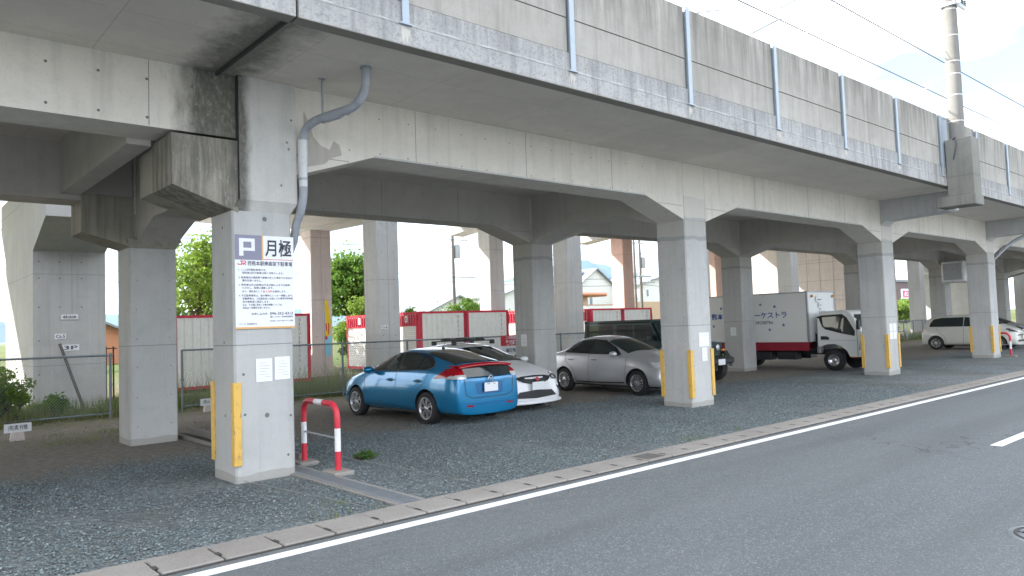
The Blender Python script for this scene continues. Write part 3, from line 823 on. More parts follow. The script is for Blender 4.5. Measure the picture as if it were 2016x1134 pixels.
lines = [('1. ここは月極駐車場です。', .04, .672, .33), ('契約者以外の駐車は固くお断りします。', .082, .636, .50),
         ('2. 駐車場内の事故等で損害が生じた場合でも当社は', .04, .582, .645), ('責任を負いません。', .082, .547, .23),
         ('3. 契約者以外の駐車は不法占拠による不正駐車', .04, .497, .62), ('とみなし、警察に通報します。', .082, .462, .37),
         ('4. 不正駐車車両は、他の場所にレッカー移動します。', .04, .372, .655), ('移動費用は、上記違反金とは別にその車両の所有者', .082, .337, .61),
         ('及び使用者に請求します。', .082, .300, .32), ('なお、その際に発生した傷や故障については、', .082, .264, .48), ('当社は一切責任を負いません。', .082, .230, .33)]
for s, x, y, w_ in lines: st('small_lettering', s, x, y, w_, .026, 'ink', .005)
st('small_lettering', 'また、違反金として', .082, .421, .235, .026, 'ink', .005)
st('small_lettering', '金３万円', .322, .421, .115, .026, 'ink_red', .006)
st('small_lettering', 'を請求します。', .442, .421, .17, .026, 'ink', .005)
st('small_lettering', 'お申し込み先', .185, .158, .19, .028, 'ink', .006)
st('phone_number', '096-352-4313', .405, .158, .285, .032, 'ink', .008)
st('small_lettering', '(駅レンタカー 熊本駅営業所)', .405, .120, .285, .026, 'ink', .005)
st('small_lettering', 'JR九州レンタカー&パーキング(株)', .405, .072, .285, .026, 'ink', .005)
st('small_lettering', 'コード 94389910', .035, .045, .21, .022, 'ink', .004)

def paper(name, label, x, y, z, w_, h_, ori='front', nlines=5, group=None):
    t = thing(name, label, 'notice', (x, y, z), 0, group)
    g = MB()
    if ori == 'front': g.box(0, w_, -.004, 0, 0, h_, 'paper')
    else: g.box(-.004, 0, -w_, 0, 0, h_, 'paper')
    g.build('sheet', t)
    g = MB()
    for k in range(nlines):
        zz = h_ * (.80 - .6 * k / max(1, nlines - 1)) if nlines > 1 else h_ * .8
        ln = w_ * (.62 if k % 3 else .45); x0 = w_ * .2 if k < nlines - 1 else w_ * .5
        if ori == 'front': g.box(x0, min(w_ * .9, x0 + ln), -.0048, -.0041, zz, zz + h_ * .012, 'ink_grey')
        else: g.box(-.0048, -.0041, -min(w_ * .9, x0 + ln), -x0, zz, zz + h_ * .012, 'ink_grey')
    g.build('printed_lines', t)
    return t
paper('paper_notice', 'white paper notice below the big sign, left of the pair', .775, -.003, 1.13, .195, .27, nlines=6)
paper('paper_notice', 'white paper notice below the big sign, right of the pair and slightly higher', 1.0, -.003, 1.14, .19, .27, nlines=6)
paper('paper_notice', 'square blank white sheet on the second column, above a narrow one', 9.50, -.003, 1.15, .33, .27, nlines=1)
paper('paper_notice', 'narrow white sheet on the second column, just beneath the square sheet', 9.58, -.003, .87, .17, .26, nlines=3)
paper('paper_notice', 'paper notice on the inner column behind the white hatchback', 9.205, 4.80, 1.18, .2, .28, 'left', 6)
paper('paper_notice', 'paper notice on the inner column left of the box truck', 18.065, 4.78, 1.12, .2, .26, 'left', 6)
for dx, dz, wd in ((.14, 1.18, 'top left'), (.38, 1.18, 'top right'), (.15, .96, 'bottom left'), (.38, .96, 'bottom right')):
    paper('paper_notice', 'faded pale sheet on the third column, %s of four' % wd, 18.071 + dx, -.003, dz, .2, .2, nlines=1)

# ================================================================== BARRIERS, DRAIN GRATE
def barrier(name, loc, rz, label, s=1):
    t = thing(name, label, 'barrier', loc, rz, 'red and white tube barriers', s)
    W_, H_, r = .98, .80, .036
    def arc(c, a0, a1, rad, n=7): return [(c[0] + rad * math.cos(a0 + (a1 - a0) * k / n), 0, c[1] + rad * math.sin(a0 + (a1 - a0) * k / n)) for k in range(n + 1)]
    def seg(nm, pts, m): q = MB(); q.tube(pts, r, m, 14, caps=False); q.build(nm, t)
    rd = .17
    for sx in (0, 1):
        x = W_ * sx
        seg('lower_red_section', [(x, 0, .02), (x, 0, .25)], 'red_paint')
        seg('white_section', [(x, 0, .25), (x, 0, .52)], 'white_paint')
        if sx == 0: pts = [(x, 0, .52)] + arc((rd, H_ - rd), math.pi, math.pi / 2, rd) + [(.37, 0, H_)]
        else: pts = [(x, 0, .52)] + arc((W_ - rd, H_ - rd), 0, math.pi / 2, rd) + [(.61, 0, H_)]
        seg('curved_red_section', pts, 'red_paint')
    seg('white_section', [(.37, 0, H_), (.61, 0, H_)], 'white_paint')
    q = MB(); q.tube([(0, 0, .40), (W_, 0, .40)], .013, 'galv', 8); q.build('cross_bar', t)
    for x in (0, W_):
        q = MB(); q.box(x - .17, x + .17, -.13, .13, -.06, .03, 'gutter', bev=.012); q.build('concrete_foot', t)
    return t
barrier('tube_barrier', (1.63, .58, .02), R(-92.5), 'red and white tube barrier beside the nearest column and its steel grate')
barrier('tube_barrier', (27.60, .75, .02), R(-92), 'small distant red and white tube barrier at the fourth column')
gr = thing('drain_grate', 'long flat steel grating running from the nearest column to the gutter', 'grating', (1.33, -.9, 0))
g = MB()
g.box(-.11, -.095, -1.42, 1.4, -.01, .030, 'galv'); g.box(.095, .11, -1.42, 1.4, -.01, .030, 'galv')
for k in range(9): g.box(-.083 + k * .0205, -.074 + k * .0205, -1.42, 1.4, -.01, .026, 'galv')
g.build('bars', gr)
g = MB()
for k in range(3):
    g.box(-.094, .094, -1.42 + k * .94, -1.40 + k * .94, -.01, .024, 'galv')
g.box(-.094, .094, -1.42, 1.4, -.02, .004, 'joint')
g.build('cross_pieces', gr)
g = MB(); g.box(-.16, -.112, -1.42, 1.45, -.02, .02, 'gutter'); g.box(.112, .17, -1.42, 1.45, -.02, .02, 'gutter'); g.build('concrete_edge', gr)
# manhole
mh = thing('manhole_cover', 'round patterned iron manhole cover in the asphalt at the right edge', 'manhole', (3.90, -6.93, .006))
g = MB(); g.lathe([(.0, .004), (.31, .004), (.31, 0)], 'galv', 40, 'z'); g.build('disc', mh)
g = MB(); g.lathe([(.27, .0045), (.27, .010), (.25, .010), (.25, .0045)], 'joint', 40, 'z')
for k in range(60):
    a = random.uniform(0, 6.28); r_ = math.sqrt(random.random()) * .24
    g.box(r_ * math.cos(a) - .022, r_ * math.cos(a) + .022, r_ * math.sin(a) - .008, r_ * math.sin(a) + .008, .0045, .008, 'joint')
g.build('pattern', mh)
# thin ropes marking the bays
def rope(name, a, b, label):
    n = 40; g = MB(); a, b = Vector(a), Vector(b)
    g.tube([a.lerp(b, k / n) + Vector((random.uniform(-.006, .006), random.uniform(-.006, .006), .004 * math.sin(k * 1.7))) for k in range(n + 1)], .0045, 'rope', 5)
    return tag(g.build(name), label, 'rope', 'ropes marking the parking bays')
M['rope'] = mat('rope', (.26, .27, .25), .9)
rope('bay_rope', (.60, -.03, .03), (.90, -2.1, .03), 'dotted rope on the gravel running from the nearest column towards the kerb')
rope('bay_rope', (2.10, .5, .035), (2.25, -2.15, .035), 'rope on the gravel right of the steel grate')
# edging boards between the joint columns
g = MB(); g.box(1.36, 1.40, .7, 4.9, -.02, .05, 'gutter'); g.box(1.62, 1.66, .7, 5.2, -.02, .12, 'gutter'); g.box(1.40, 1.62, .7, 5.2, -.02, .01, 'joint')
tag(g.build('edging_channel'), 'low concrete channel edging between the two joint columns', 'edging')

# ================================================================== FAR (HIGHER) VIADUCT BEHIND
v2 = thing('elevated_railway', 'taller concrete railway viaduct with slender piers standing behind the chain link fence', 'viaduct')
CX2 = [9.8, 18.5, 27.45, 36.0]
DX2 = [10.25, 19.08, 28.4, 37.1]
def pier2(x, y, w_, d, zt, m):
    g = MB(); g.prism(chamfered(x, x + w_, y, y + d, .03), -.3, zt, 'z', m)
    z = .6
    while z < zt - .3:
        g.disc((x + .2, y - .003, z), .016, 'y', 'hole', 8); g.disc((x + w_ - .2, y - .003, z), .016, 'y', 'hole', 8); z += .9
    g.box(x + w_ * .5 - .003, x + w_ * .5 + .003, y - .002, y, .2, zt, 'hole')
    return g.build('pier', v2)
for x in CX2 + [54, 63, 72, 81, -8.5, -17]: pier2(x, 12.3, .85, .82, 7.0, 'pier')
for i, x in enumerate(DX2 + [-8.5, -17, 63, 72]): pier2(x, 17.8, .85, .86, 5.62 if i == 0 else 6.3, 'pier_red' if i in (2, 3) else ('pier' if i in (1, 4, 5) else 'pier_pink'))
g = MB()
g.prism([(12.3, -.3), (12.3, 3.86), (10.68, 4.48), (10.68, 5.62), (17.5, 5.62), (17.5, 4.9), (16.6, 3.9), (16.6, -.3)], .43, 1.98, 'x', 'pier')
for z in (.9, 1.7, 2.5, 3.2, 3.6):
    for xx in (.55, .98, 1.45): g.disc((xx, 12.297, z), .018, 'y', 'hole', 8)
g.box(1.24, 1.246, 12.297, 12.3, 2.2, 3.8, 'hole')
g.box(.66, 1.72, 12.292, 12.3, .05, 1.98, 'pier')
g.build('pier', v2)
for x0, x1 in ((-60, 1.15), (1.25, 45.5), (45.6, 96)):
    g = MB(); g.prism([(9.6, 8.0), (12.0, 7.5), (18.9, 7.5), (21.5, 8.0), (21.5, 8.6), (9.6, 8.6)], x0, x1, 'x', 'pier'); g.build('deck_slab', v2)
    g = MB(); g.box(x0, x1, 9.55, 9.75, 8.6, 10.4, 'pier'); g.box(x0, x1, 21.35, 21.55, 8.6, 10.4, 'pier'); g.build('parapet', v2)
for x in CX2[:3] + [-8.5]:
    g = MB(); g.box(x + .1, x + 8.6 if x != 9.8 else 18.4, 12.4, 13.0, 6.6, 7.6, 'pier'); g.box(x + .1, x + 8.6, 17.9, 18.5, 6.7, 7.6, 'pier'); g.build('longitudinal_beam', v2)
g = MB(); g.prism([(12.0, 5.45), (19.4, 5.62), (20.7, 5.7), (20.7, 6.4), (12.0, 6.4)], 10.2, 11.15, 'x', 'pier'); g.box(2, 10.2, 12.9, 17.9, 5.6, 6.3, 'pier'); g.build('cross_beam', v2)
for x in CX2[1:3]:
    g = MB(); g.prism([(12.9, 6.3), (18.6, 6.3), (20.7, 6.12), (20.7, 7.6), (12.9, 7.6)], x + .45, x + 1.35, 'x', 'pier'); g.build('cross_beam', v2)
# big wall pier on the right and the abutment further on
g = MB(); g.box(45, 46.6, 13.2, 20.4, -.3, 7.6, 'pier_pink')
for yy in (14.2, 15.1, 16.0, 17.4): g.box(44.995, 45, yy, yy + .02, .5, 7.4, 'hole')
for zz in (2.6, 3.9, 5.1): g.box(44.995, 45, 13.3, 17.9, zz, zz + .015, 'hole')
g.build('wall_pier', v2)
g = MB(); g.tube([(44.9, 13.1, 0), (44.9, 13.1, 7.4)], .12, 'pipe', 10); g.build('drain_pipe', v2)
ab = thing('flyover', 'pale concrete flyover pier with a sloping pipe seen past the third column', 'flyover')
g = MB()
g.prism([(9.6, -.3), (15.0, -.3), (15.0, 7.5), (5.0, 7.5), (5.0, 5.2), (9.6, 3.9)], 62.2, 63.4, 'x', 'pier'); g.build('pier', ab); g = MB()
g.prism([(9.6, -.3), (12.0, -.3), (12.0, 7.5), (5.0, 7.5), (5.0, 5.2), (9.6, 3.9)], 74.2, 75.4, 'x', 'pier')
g.build('pier', ab)
g = MB(); g.box(56, 96, 8.2, 9.2, 5.2, 5.6, 'back'); g.box(56, 96, 9.6, 9.9, 4.8, 5.15, 'back'); g.build('girder', ab)
g = MB(); g.tube([(61.9, 15.5, 4.9), (61.9, 11.4, 3.9), (61.9, 11.3, 0)], .13, 'pipe_white', 10); g.tube([(73.9, 9.0, 5.0), (73.9, 9.0, 0)], .12, 'pipe_white', 10); g.build('drain_pipe', ab)
# painted pier number plates
def plate(label, txt, x, y, z, w_, h_, m='board', ink='ink'):
    t = thing('number_plate', label, 'plate', (x, y, z)); g = MB(); g.box(0, w_, -.006, 0, 0, h_, m, bev=.001); g.build('plate', t)
    text_mesh('lettering', txt, w_ * .8, h_ * .62, ink, t, face_front(w_ * .1, -.0075, h_ * .19), .012)
    return t
plate('small white plate reading Ct-5 on the wide pier at the left', 'Ct-5', .87, 12.285, 1.73, .24, .13)
plate('white plate with arrows and a place name on the wide pier, above the others', '◀第2島Bℓ▶', 1.0, 12.285, 2.2, .37, .12)
plate('white plate reading 3P just above the fence on the wide pier', '3P', 1.02, 12.285, 1.44, .37, .15)
plate('small white plate reading Ct-4 on the slender pier above the blue car', 'Ct-4', 9.90, 12.29, 1.71, .26, .12)
tag(MB().tube([(.95, 12.15, 1.62), (1.42, 11.9, .0)], .035, 'wood_grey', 8).build('wooden_stake'), 'thin weathered stake leaning against the wide pier', 'stake')

# ================================================================== CONTAINERS
def corr_wall(g, x0, x1, z0, z1, y, m, depth=.03, step=.24):
    """corrugated panel looking to -Y"""
    pts = []; x = x0; k = 0
    while x < x1 - .01:
        for dx, dy in ((0, 0), (step * .35, 0), (step * .5, depth), (step * .85, depth)):
            if x + dx <= x1: pts.append((x + dx, y + dy))
        x += step
    pts.append((x1, y))
    vs = [(p[0], p[1], z0) for p in pts] + [(p[0], p[1], z1) for p in pts]; n = len(pts)
    g.add(vs, [(i, i + 1, i + 1 + n, i + n) for i in range(n - 1)], m)
def container(x, y, code, number, label, L=5.6, Wd=2.2, H=2.33):
    t = thing('storage_container', label, 'container', (x, y, 0), 0, 'red and white storage containers')
    g = MB(); g.box(.03, Wd - .03, .04, L, .12, H - .03, 'cont_white'); g.build('body', t)
    g = MB(); corr_wall(g, .11, Wd - .11, .16, H - .09, .012, 'cont_white'); g.build('corrugated_end', t)
    f = MB()
    for cx_ in (0, Wd - .12):
        for cy_ in (0, L - .1): f.box(cx_, cx_ + .12, cy_, cy_ + .12, .06, H, 'cont_red', bev=.006)
    for cy_ in (.015, L - .09): f.box(.12, Wd - .12, cy_, cy_ + .08, H - .085, H - .005, 'cont_red'); f.box(.12, Wd - .12, cy_, cy_ + .08, .07, .17, 'cont_red')
    for cx_ in (.02, Wd - .08): f.box(cx_, cx_ + .06, .12, L - .1, H - .085, H - .006, 'cont_red'); f.box(cx_, cx_ + .06, .12, L - .1, .07, .17, 'cont_red')
    f.build('frame', t)
    # left long side: red header ribs and roller shutters
    g = MB()
    n = 3; seg = (L - .24) / n
    for k in range(n):
        a = .14 + k * seg
        g.box(-.004, .03, a, a + .13, .12, H - .09, 'cont_red')
        yy = a
        while yy < a + seg - .05:
            g.prism([(-.002, yy), (-.03, yy + .03), (-.03, yy + .09), (-.002, yy + .12)], H - .5, H - .09, 'z', 'cont_red'); yy += .17
        g.box(-.035, .03, a, a + seg, H - .54, H - .50, 'cont_red')
    g.build('red_header', t)
    for k in range(n):
        a = .14 + k * seg + .14
        s = MB(); z = .18
        while z < H - .56:
            s.box(-.006, .02, a, a + seg - .15, z, z + .066, 'shutter', bev=.012); z += .075
        s.build('roller_shutter', t)
        p = MB(); p.box(-.045, -.032, a + .5, a + .68, H - .40, H - .14, 'board'); po = p.build('number_board', t)
        text_mesh('lettering', str(number + 2 * (n - 1 - k)), .08, .15, 'ink', po, face_left(-.047, a + .63, H - .35), .01)
    text_mesh('serial_code', '\n'.join(code), .075, 1.75, 'ink_grey', t, face_front(Wd - .42, .006, .42), .03, squeeze=True)
    g = MB(); g.tube([(Wd - .05, -.02, H - .05), (Wd - .02, -.03, H - .4), (Wd - .04, -.02, H - .9), (Wd + .0, -.03, 1.1)], .010, 'cable', 6); g.build('cable', t)
    return t
M['shutter'] = painted('shutter_white', (.86, .86, .84), .45, .12)
container(4.4, 15, 'ORXU304706 4', 1, 'red and white container at the left, between the two joint columns')
container(6.61, 15, 'ORXU304706 4', 1, 'container with corrugated end and a serial code, just right of the sign column')
container(13.24, 15, 'ORXU304706', 4, 'container with numbers 4 and 6 on its red header, behind the blue car')
container(15.46, 15, 'ORXU304710', 4, 'container end next to the slender inner column, right half of the middle pair')
container(19.5, 15.4, 'ORXU304715', 14, 'container mostly hidden behind the inner column, a red header just showing')
container(22.7, 15, 'ORXU304722', 8, 'container end above the black off-roader, left half of the far pair')
container(24.92, 15, 'ORXU304731', 8, 'container end above the black off-roader, right half of the far pair')

# ================================================================== CHAIN LINK FENCE
def fence(x0, x1, y, label, z0=.12, z1=1.38, post=2.0, slope=0):
    t = thing('chain_link_fence', label, 'fence', (x0, y, 0))
    L = x1 - x0
    g = MB(); g.tube([(0, 0, z1), (L, 0, z1 - .04)], .022, 'fence', 8); g.build('top_rail', t)
    g = MB(); g.tube([(0, 0, z0), (L, 0, z0 - .02)], .018, 'fence', 8); g.build('bottom_rail', t)
    k = 0
    while k * post <= L + .01:
        g = MB(); g.tube([(k * post, 0, -.1), (k * post, 0, z1 + .01)], .028, 'fence', 8); g.box(k * post - .03, k * post + .03, -.04, .03, z1 * .5, z1 * .5 + .05, 'fence')
        g.build('post', t); k += 1
    H = z1 - z0; vs = []; fs = []
    def strand(xa, za, xb, zb, yo):
        b = len(vs); r = .0022
        for (xx, zz) in ((xa, za), (xb, zb)): vs.extend([(xx - r, yo, zz + r), (xx + r, yo, zz - r), (xx, yo - 2 * r, zz)])
        fs.extend([(b, b + 1, b + 4, b + 3), (b + 1, b + 2, b + 5, b + 4), (b + 2, b, b + 3, b + 5)])
    s = -H
    while s < L:
        a, b_ = max(0, s), min(L, s + H)
        strand(a, z0 + (a - s), b_, z0 + (b_ - s), -.004)
        strand(a, z1 - (a - s), b_, z1 - (b_ - s), .004); s += .062
    g = MB(); g.add(vs, fs, 'wire'); g.build('wire_mesh', t)
    return t
fence(-4.6, 1.45, 9.35, 'chain link fence in front of the wide pier at the left')
fence(2.80, 16.9, 9.1, 'long chain link fence behind the blue, white and silver cars')
f2 = fence(34, 60, 9.6, 'far chain link fence with wide posts behind the pale wagon', z1=1.15, post=1.4)
# gate frame remnants by the wide pier
g = MB()
for xx in (2.05, 2.22): g.tube([(xx, 12.6, 0), (xx, 12.6, 1.5)], .02, 'joint', 6)
g.tube([(2.0, 12.6, 1.45), (2.3, 12.6, 1.45)], .015, 'joint', 6)
tag(g.build('gate_frame'), 'narrow dark steel gate frame seen beside the wide pier', 'gate')
rs = thing('parking_notice_board', 'red board with white Japanese lettering hung on the fence behind the white car', 'sign', (12.15, 9.04, .78))
g = MB(); g.box(0, 1.3, -.01, 0, .28, .60, 'red_sign'); g.box(0, 1.3, -.01, 0, 0, .28, 'board'); g.build('board', rs)
text_mesh('lettering', 'この駐車場は', .62, .10, 'board', rs, face_front(.2, -.012, .48), .02)
text_mesh('lettering', '契約駐車場です', .95, .16, 'board', rs, face_front(.2, -.012, .30), .03)
text_mesh('lettering', '無断駐車禁止', .8, .12, 'ink', rs, face_front(.2, -.012, .08), .02)
# nameplates on blocks
def nameblock(x, y, txt, label):
    t = thing('name_block', label, 'nameplate', (x, y, 0))
    g = MB(); g.prism([(-.11, 0), (.11, 0), (.085, .17), (-.085, .17)], -.06, .06, 'y', 'pier_pink'); g.build('block', t)
    g = MB(); g.box(-.2, .2, -.075, -.062, .15, .30, 'paper'); g.build('plate', t)
    text_mesh('lettering', txt, .28, .10, 'ink', t, face_front(-.14, -.077, .175), .01)
nameblock(-.62, 6.9, '(有)奥 村様', 'small block with a white name plate at the left edge, in front of the fence')
nameblock(3.20, 8.6, '(有)山 口様', 'small block with a white name plate visible between the two joint columns')
nameblock(5.0, 8.75, '山 崎様', 'small block with a name plate just right of the sign column')
# advertising flag
fl = thing('banner_flag', 'thin yellow, red and blue banner on a pole behind the fence', 'flag', (8.05, 12.5, 0))
g = MB(); g.tube([(0, 0, 0), (0, 0, 2.75)], .014, 'galv', 6); g.build('pole', fl)
M['flag_y'] = mat('banner_yellow', (.80, .55, .02), .7); M['flag_b'] = mat('banner_blue', (.25, .60, .75), .7)
def cloth(name, z0, z1, m, a=.2, ph=0):
    g = MB(); n = 8; vs = []
    for i in range(n + 1):
        z = z0 + (z1 - z0) * i / n
        for j in range(4): vs.append((.01 + a * j / 3 + .03 * math.sin(z * 4 + ph), .03 * math.sin(j * 2.5 + z * 5), z))
    g.add(vs, [(i * 4 + j, i * 4 + j + 1, i * 4 + j + 5, i * 4 + j + 4) for i in range(n) for j in range(3)], m, True); g.build(name, fl)
cloth('banner_yellow', 1.55, 2.65, 'flag_y', .16); cloth('banner_red', 1.45, 1.95, 'red_sign', .1, 1); cloth('banner_blue', .95, 1.55, 'flag_b', .2, 2)

# ================================================================== CAR BUILDER
def poly_patch(bvh, pts, axis, side, m, name, parent, off=.004, grid=.05, lim=None):
    """project a flat outline onto the body. axis 'y': pts=(x,z), cast from side*y ; axis 'x': pts=(y,z), cast from side*x; 'z': pts=(x,y) from above"""
    bm = bmesh.new()
    vs = [bm.verts.new((p[0], p[1], 0)) for p in pts]
    bm.faces.new(vs)
    mn = [min(p[i] for p in pts) for i in (0, 1)]; mxx = [max(p[i] for p in pts) for i in (0, 1)]
    for ax in (0, 1):
        c = mn[ax] + grid
        while c < mxx[ax]:
            no = Vector((1, 0, 0)) if ax == 0 else Vector((0, 1, 0)); co = no * c
            bmesh.ops.bisect_plane(bm, geom=bm.verts[:] + bm.edges[:] + bm.faces[:], plane_co=co, plane_no=no); c += grid
    bmesh.ops.triangulate(bm, faces=bm.faces[:])
    dead = []
    for v in bm.verts:
        a, b = v.co.x, v.co.y
        if axis == 'y': o = Vector((a, 3 * side, b)); d = Vector((0, -side, 0))
        elif axis == 'x': o = Vector((5 * side, a, b)); d = Vector((-side, 0, 0))
        else: o = Vector((a, b, 4)); d = Vector((0, 0, -1))
        h = bvh.ray_cast(o, d)
        if h[0] is None: dead.append(v); continue
        if lim is not None and (h[0] - o).length > lim: dead.append(v); continue
        v.co = h[0] - d * off * .5 + h[1] * off * .8
    if dead: bmesh.ops.delete(bm, geom=dead, context='VERTS')
    bmesh.ops.recalc_face_normals(bm, faces=bm.faces[:])
    tgt = {'y': Vector((0, side, 0)), 'x': Vector((side, 0, 0)), 'z': Vector((0, 0, 1))}[axis]
    if sum((f.normal.dot(tgt)) for f in bm.faces) < 0: bmesh.ops.reverse_faces(bm, faces=bm.faces[:])
    me = bpy.data.meshes.new(name); bm.to_mesh(me); bm.free()
    me.polygons.foreach_set('use_smooth', [True] * len(me.polygons))
    me.materials.append(M[m] if isinstance(m, str) else m)
    o = bpy.data.objects.new(name, me); link(o, parent); return o
def line_pts(pts, wd):
    """outline of a thin polyline strip"""
    L, Rr = [], []
    for i, p in enumerate(pts):
        a = Vector(pts[max(0, i - 1)]); b = Vector(pts[min(len(pts) - 1, i + 1)]); d = (b - a).normalized(); n = Vector((-d.y, d.x)) * wd / 2
        L.append((p[0] + n.x, p[1] + n.y)); Rr.append((p[0] - n.x, p[1] - n.y))
    return L + Rr[::-1]
def shell(cols, arches, W_, mpaint, name, parent, cut_r, subd=2):
    """cols: list of lists of (x,y,z) rows from floor centre to roof centre (half body, y>=0)"""
    nr = len(cols[0]); vs = []; ring = []
    for c in cols:
        full = list(c) + [(p[0], -p[1], p[2]) for p in c[-2:0:-1]]
        ring.append([len(vs) + i for i in range(len(full))]); vs += full
    nn = len(ring[0]); fs = []
    for i in range(len(cols) - 1):
        for k in range(nn): fs.append((ring[i][k], ring[i][(k + 1) % nn], ring[i + 1][(k + 1) % nn], ring[i + 1][k]))
    for rg, rev in ((ring[0], True), (ring[-1], False)):
        for k in range(nr - 1):
            a, b = rg[k], rg[k + 1]; c_, d = rg[(nn - k - 1) % nn], rg[(nn - k) % nn]
            q = []
            for v in (a, b, c_, d):
                if v not in q: q.append(v)
            if len(q) >= 3: fs.append(tuple(q[::-1] if rev else q))
    me = bpy.data.meshes.new(name); me.from_pydata(vs, [], fs)
    bm = bmesh.new(); bm.from_mesh(me); bmesh.ops.recalc_face_normals(bm, faces=bm.faces[:]); bm.to_mesh(me); bm.free()
    me.materials.append(M[mpaint]); me.materials.append(M['black_plastic'])
    me.polygons.foreach_set('use_smooth', [True] * len(me.polygons))
    o = bpy.data.objects.new(name, me); COL.objects.link(o)
    s = o.modifiers.new('s', 'SUBSURF'); s.levels = subd; s.render_levels = subd
    cm = MB(); M_dummy = M['black_plastic']
    cutters = []
    for (ax, rr) in arches:
        for sd in (-1, 1):
            c = MB(); c.slot(M[mpaint]); y0, y1 = sd * (W_ / 2 - .24), sd * (W_ / 2 + .2)
            c.lathe([(0, y0), (rr, y0), (rr, y1), (0, y1)], 'black_plastic', 40, 'y', (ax, 0, cut_r), True)
            co = c.build('cut'); 
            bm = bmesh.new(); bm.from_mesh(co.data); bmesh.ops.remove_doubles(bm, verts=bm.verts[:], dist=1e-5); bmesh.ops.recalc_face_normals(bm, faces=bm.faces[:]); bm.to_mesh(co.data); bm.free()
            b = o.modifiers.new('b', 'BOOLEAN'); b.object = co; b.operation = 'DIFFERENCE'; b.solver = 'EXACT'; cutters.append(co)
    dg = bpy.context.evaluated_depsgraph_get(); dg.update()
    me2 = bpy.data.meshes.new_from_object(o.evaluated_get(dg))
    bpy.data.objects.remove(o)
    for c in cutters: bpy.data.objects.remove(c)
    # keep the arch edge crisp
    me2.set_sharp_from_angle(angle=R(50))
    o2 = bpy.data.objects.new(name, me2); link(o2, parent)
    bm = bmesh.new(); bm.from_mesh(me2); bvh = BVHTree.FromBMesh(bm); bm.free()
    return o2, bvh
def wheel(parent, x, y, r, side, spokes=7, rimr=.66, style='spoke', wd=.19):
    t = bpy.data.objects.new('wheel', None); link(t, parent); t.location = (x, y, r)
    s = side; g = MB(); rr = r * rimr
    g.lathe([(rr * .97, -wd / 2 * 1), (r * .93, -wd / 2), (r, -wd * .36), (r, wd * .36), (r * .93, wd / 2), (rr * .99, wd * .5), (rr * .97, wd * .36)], 'tyre', 40, 'y')
    g.build('tyre', t)
    g = MB()
    g.lathe([(rr * .97, s * wd * .46), (rr, s * wd * .52), (rr * .93, s * wd * .50), (rr * .90, s * wd * .2)], 'rim', 36, 'y')
    yo = s * wd * .47; yi = s * wd * .30
    if style == 'spoke':
        for k in range(spokes):
            a = 2 * math.pi * k / spokes
            def P(rad, da, yy): return (rad * math.cos(a + da), yy, rad * math.sin(a + da))
            for d0 in (-.11, .11):
                q = [P(rr * .16, d0 - .16, yo), P(rr * .16, d0 + .16, yo), P(rr * .93, d0 * 1.25 + .06, yo * .98), P(rr * .93, d0 * 1.25 - .06, yo * .98)]
                q2 = [(p[0], yi, p[2]) for p in q]
                g.add(q + q2, [(0, 1, 2, 3), (7, 6, 5, 4), (0, 4, 5, 1), (1, 5, 6, 2), (2, 6, 7, 3), (3, 7, 4, 0)], 'rim')
        g.lathe([(0, yo * 1.02), (rr * .2, yo * 1.02), (rr * .24, yi)], 'rim', 20, 'y')
    elif style == 'cap':
        g.lathe([(0, yo), (rr * .3, yo), (rr * .36, yo * .9)], 'rim', 24, 'y')
        for k in range(spokes):
            a = 2 * math.pi * k / spokes
            def P(rad, da, yy): return (rad * math.cos(a + da), yy, rad * math.sin(a + da))
            q = [P(rr * .3, -.12, yo), P(rr * .3, .12, yo), P(rr * .94, .085, yo), P(rr * .94, -.085, yo)]; q2 = [(p[0], yi, p[2]) for p in q]
            g.add(q + q2, [(0, 1, 2, 3), (7, 6, 5, 4), (0, 4, 5, 1), (1, 5, 6, 2), (2, 6, 7, 3), (3, 7, 4, 0)], 'rim')
    else:   # steel truck wheel
        g.lathe([(0, yo * .7), (rr * .22, yo * .75), (rr * .3, yi * .7), (rr * .5, yi * .75), (rr * .62, yo * .9), (rr * .95, yo)], 'rim', 36, 'y')
        for k in range(8):
            a = 2 * math.pi * (k + .5) / 8
            g.disc((rr * .76 * math.cos(a), yo * .985, rr * .76 * math.sin(a)), rr * .07, 'y', 'joint', 8)
    g.build('rim', t)
    g = MB(); g.lathe([(0, s * wd * .12), (rr * .96, s * wd * .12)], 'joint', 30, 'y'); g.build('brake_shadow_disc', t) if False else g.build('wheel_shade_disc', t)  # dark disc behind the spokes, painted shade inside the wheel
    return t

def mkcols(spec, W_, zf):
    """spec rows: (x_low, x_belt, x_roof, z_belt, w_belt, z_top_edge, w_top, dz_centre, dx_centre, w_side)"""
    cols = []
    for (xl, xb, xr, zb, wb, zt, wt, dz, dx, ws) in spec:
        h = zb - zf
        cols.append([(xl, 0, zf), (xl, ws * .80, zf), (xl, ws * .965, zf + .05), (xl * .5 + xl * .5, ws, zf + h * .28), ((xl + xb) / 2, max(ws, wb) * 1.0, zf + h * .62),
                     (xb, wb * .995, zb - .03), (xb, wb * .955, zb + .012), (xr, wt, zt), (xr + dx * .62, wt * .62, zt + dz * .72), (xr + dx, 0, zt + dz)])
    return cols

S_ = .93
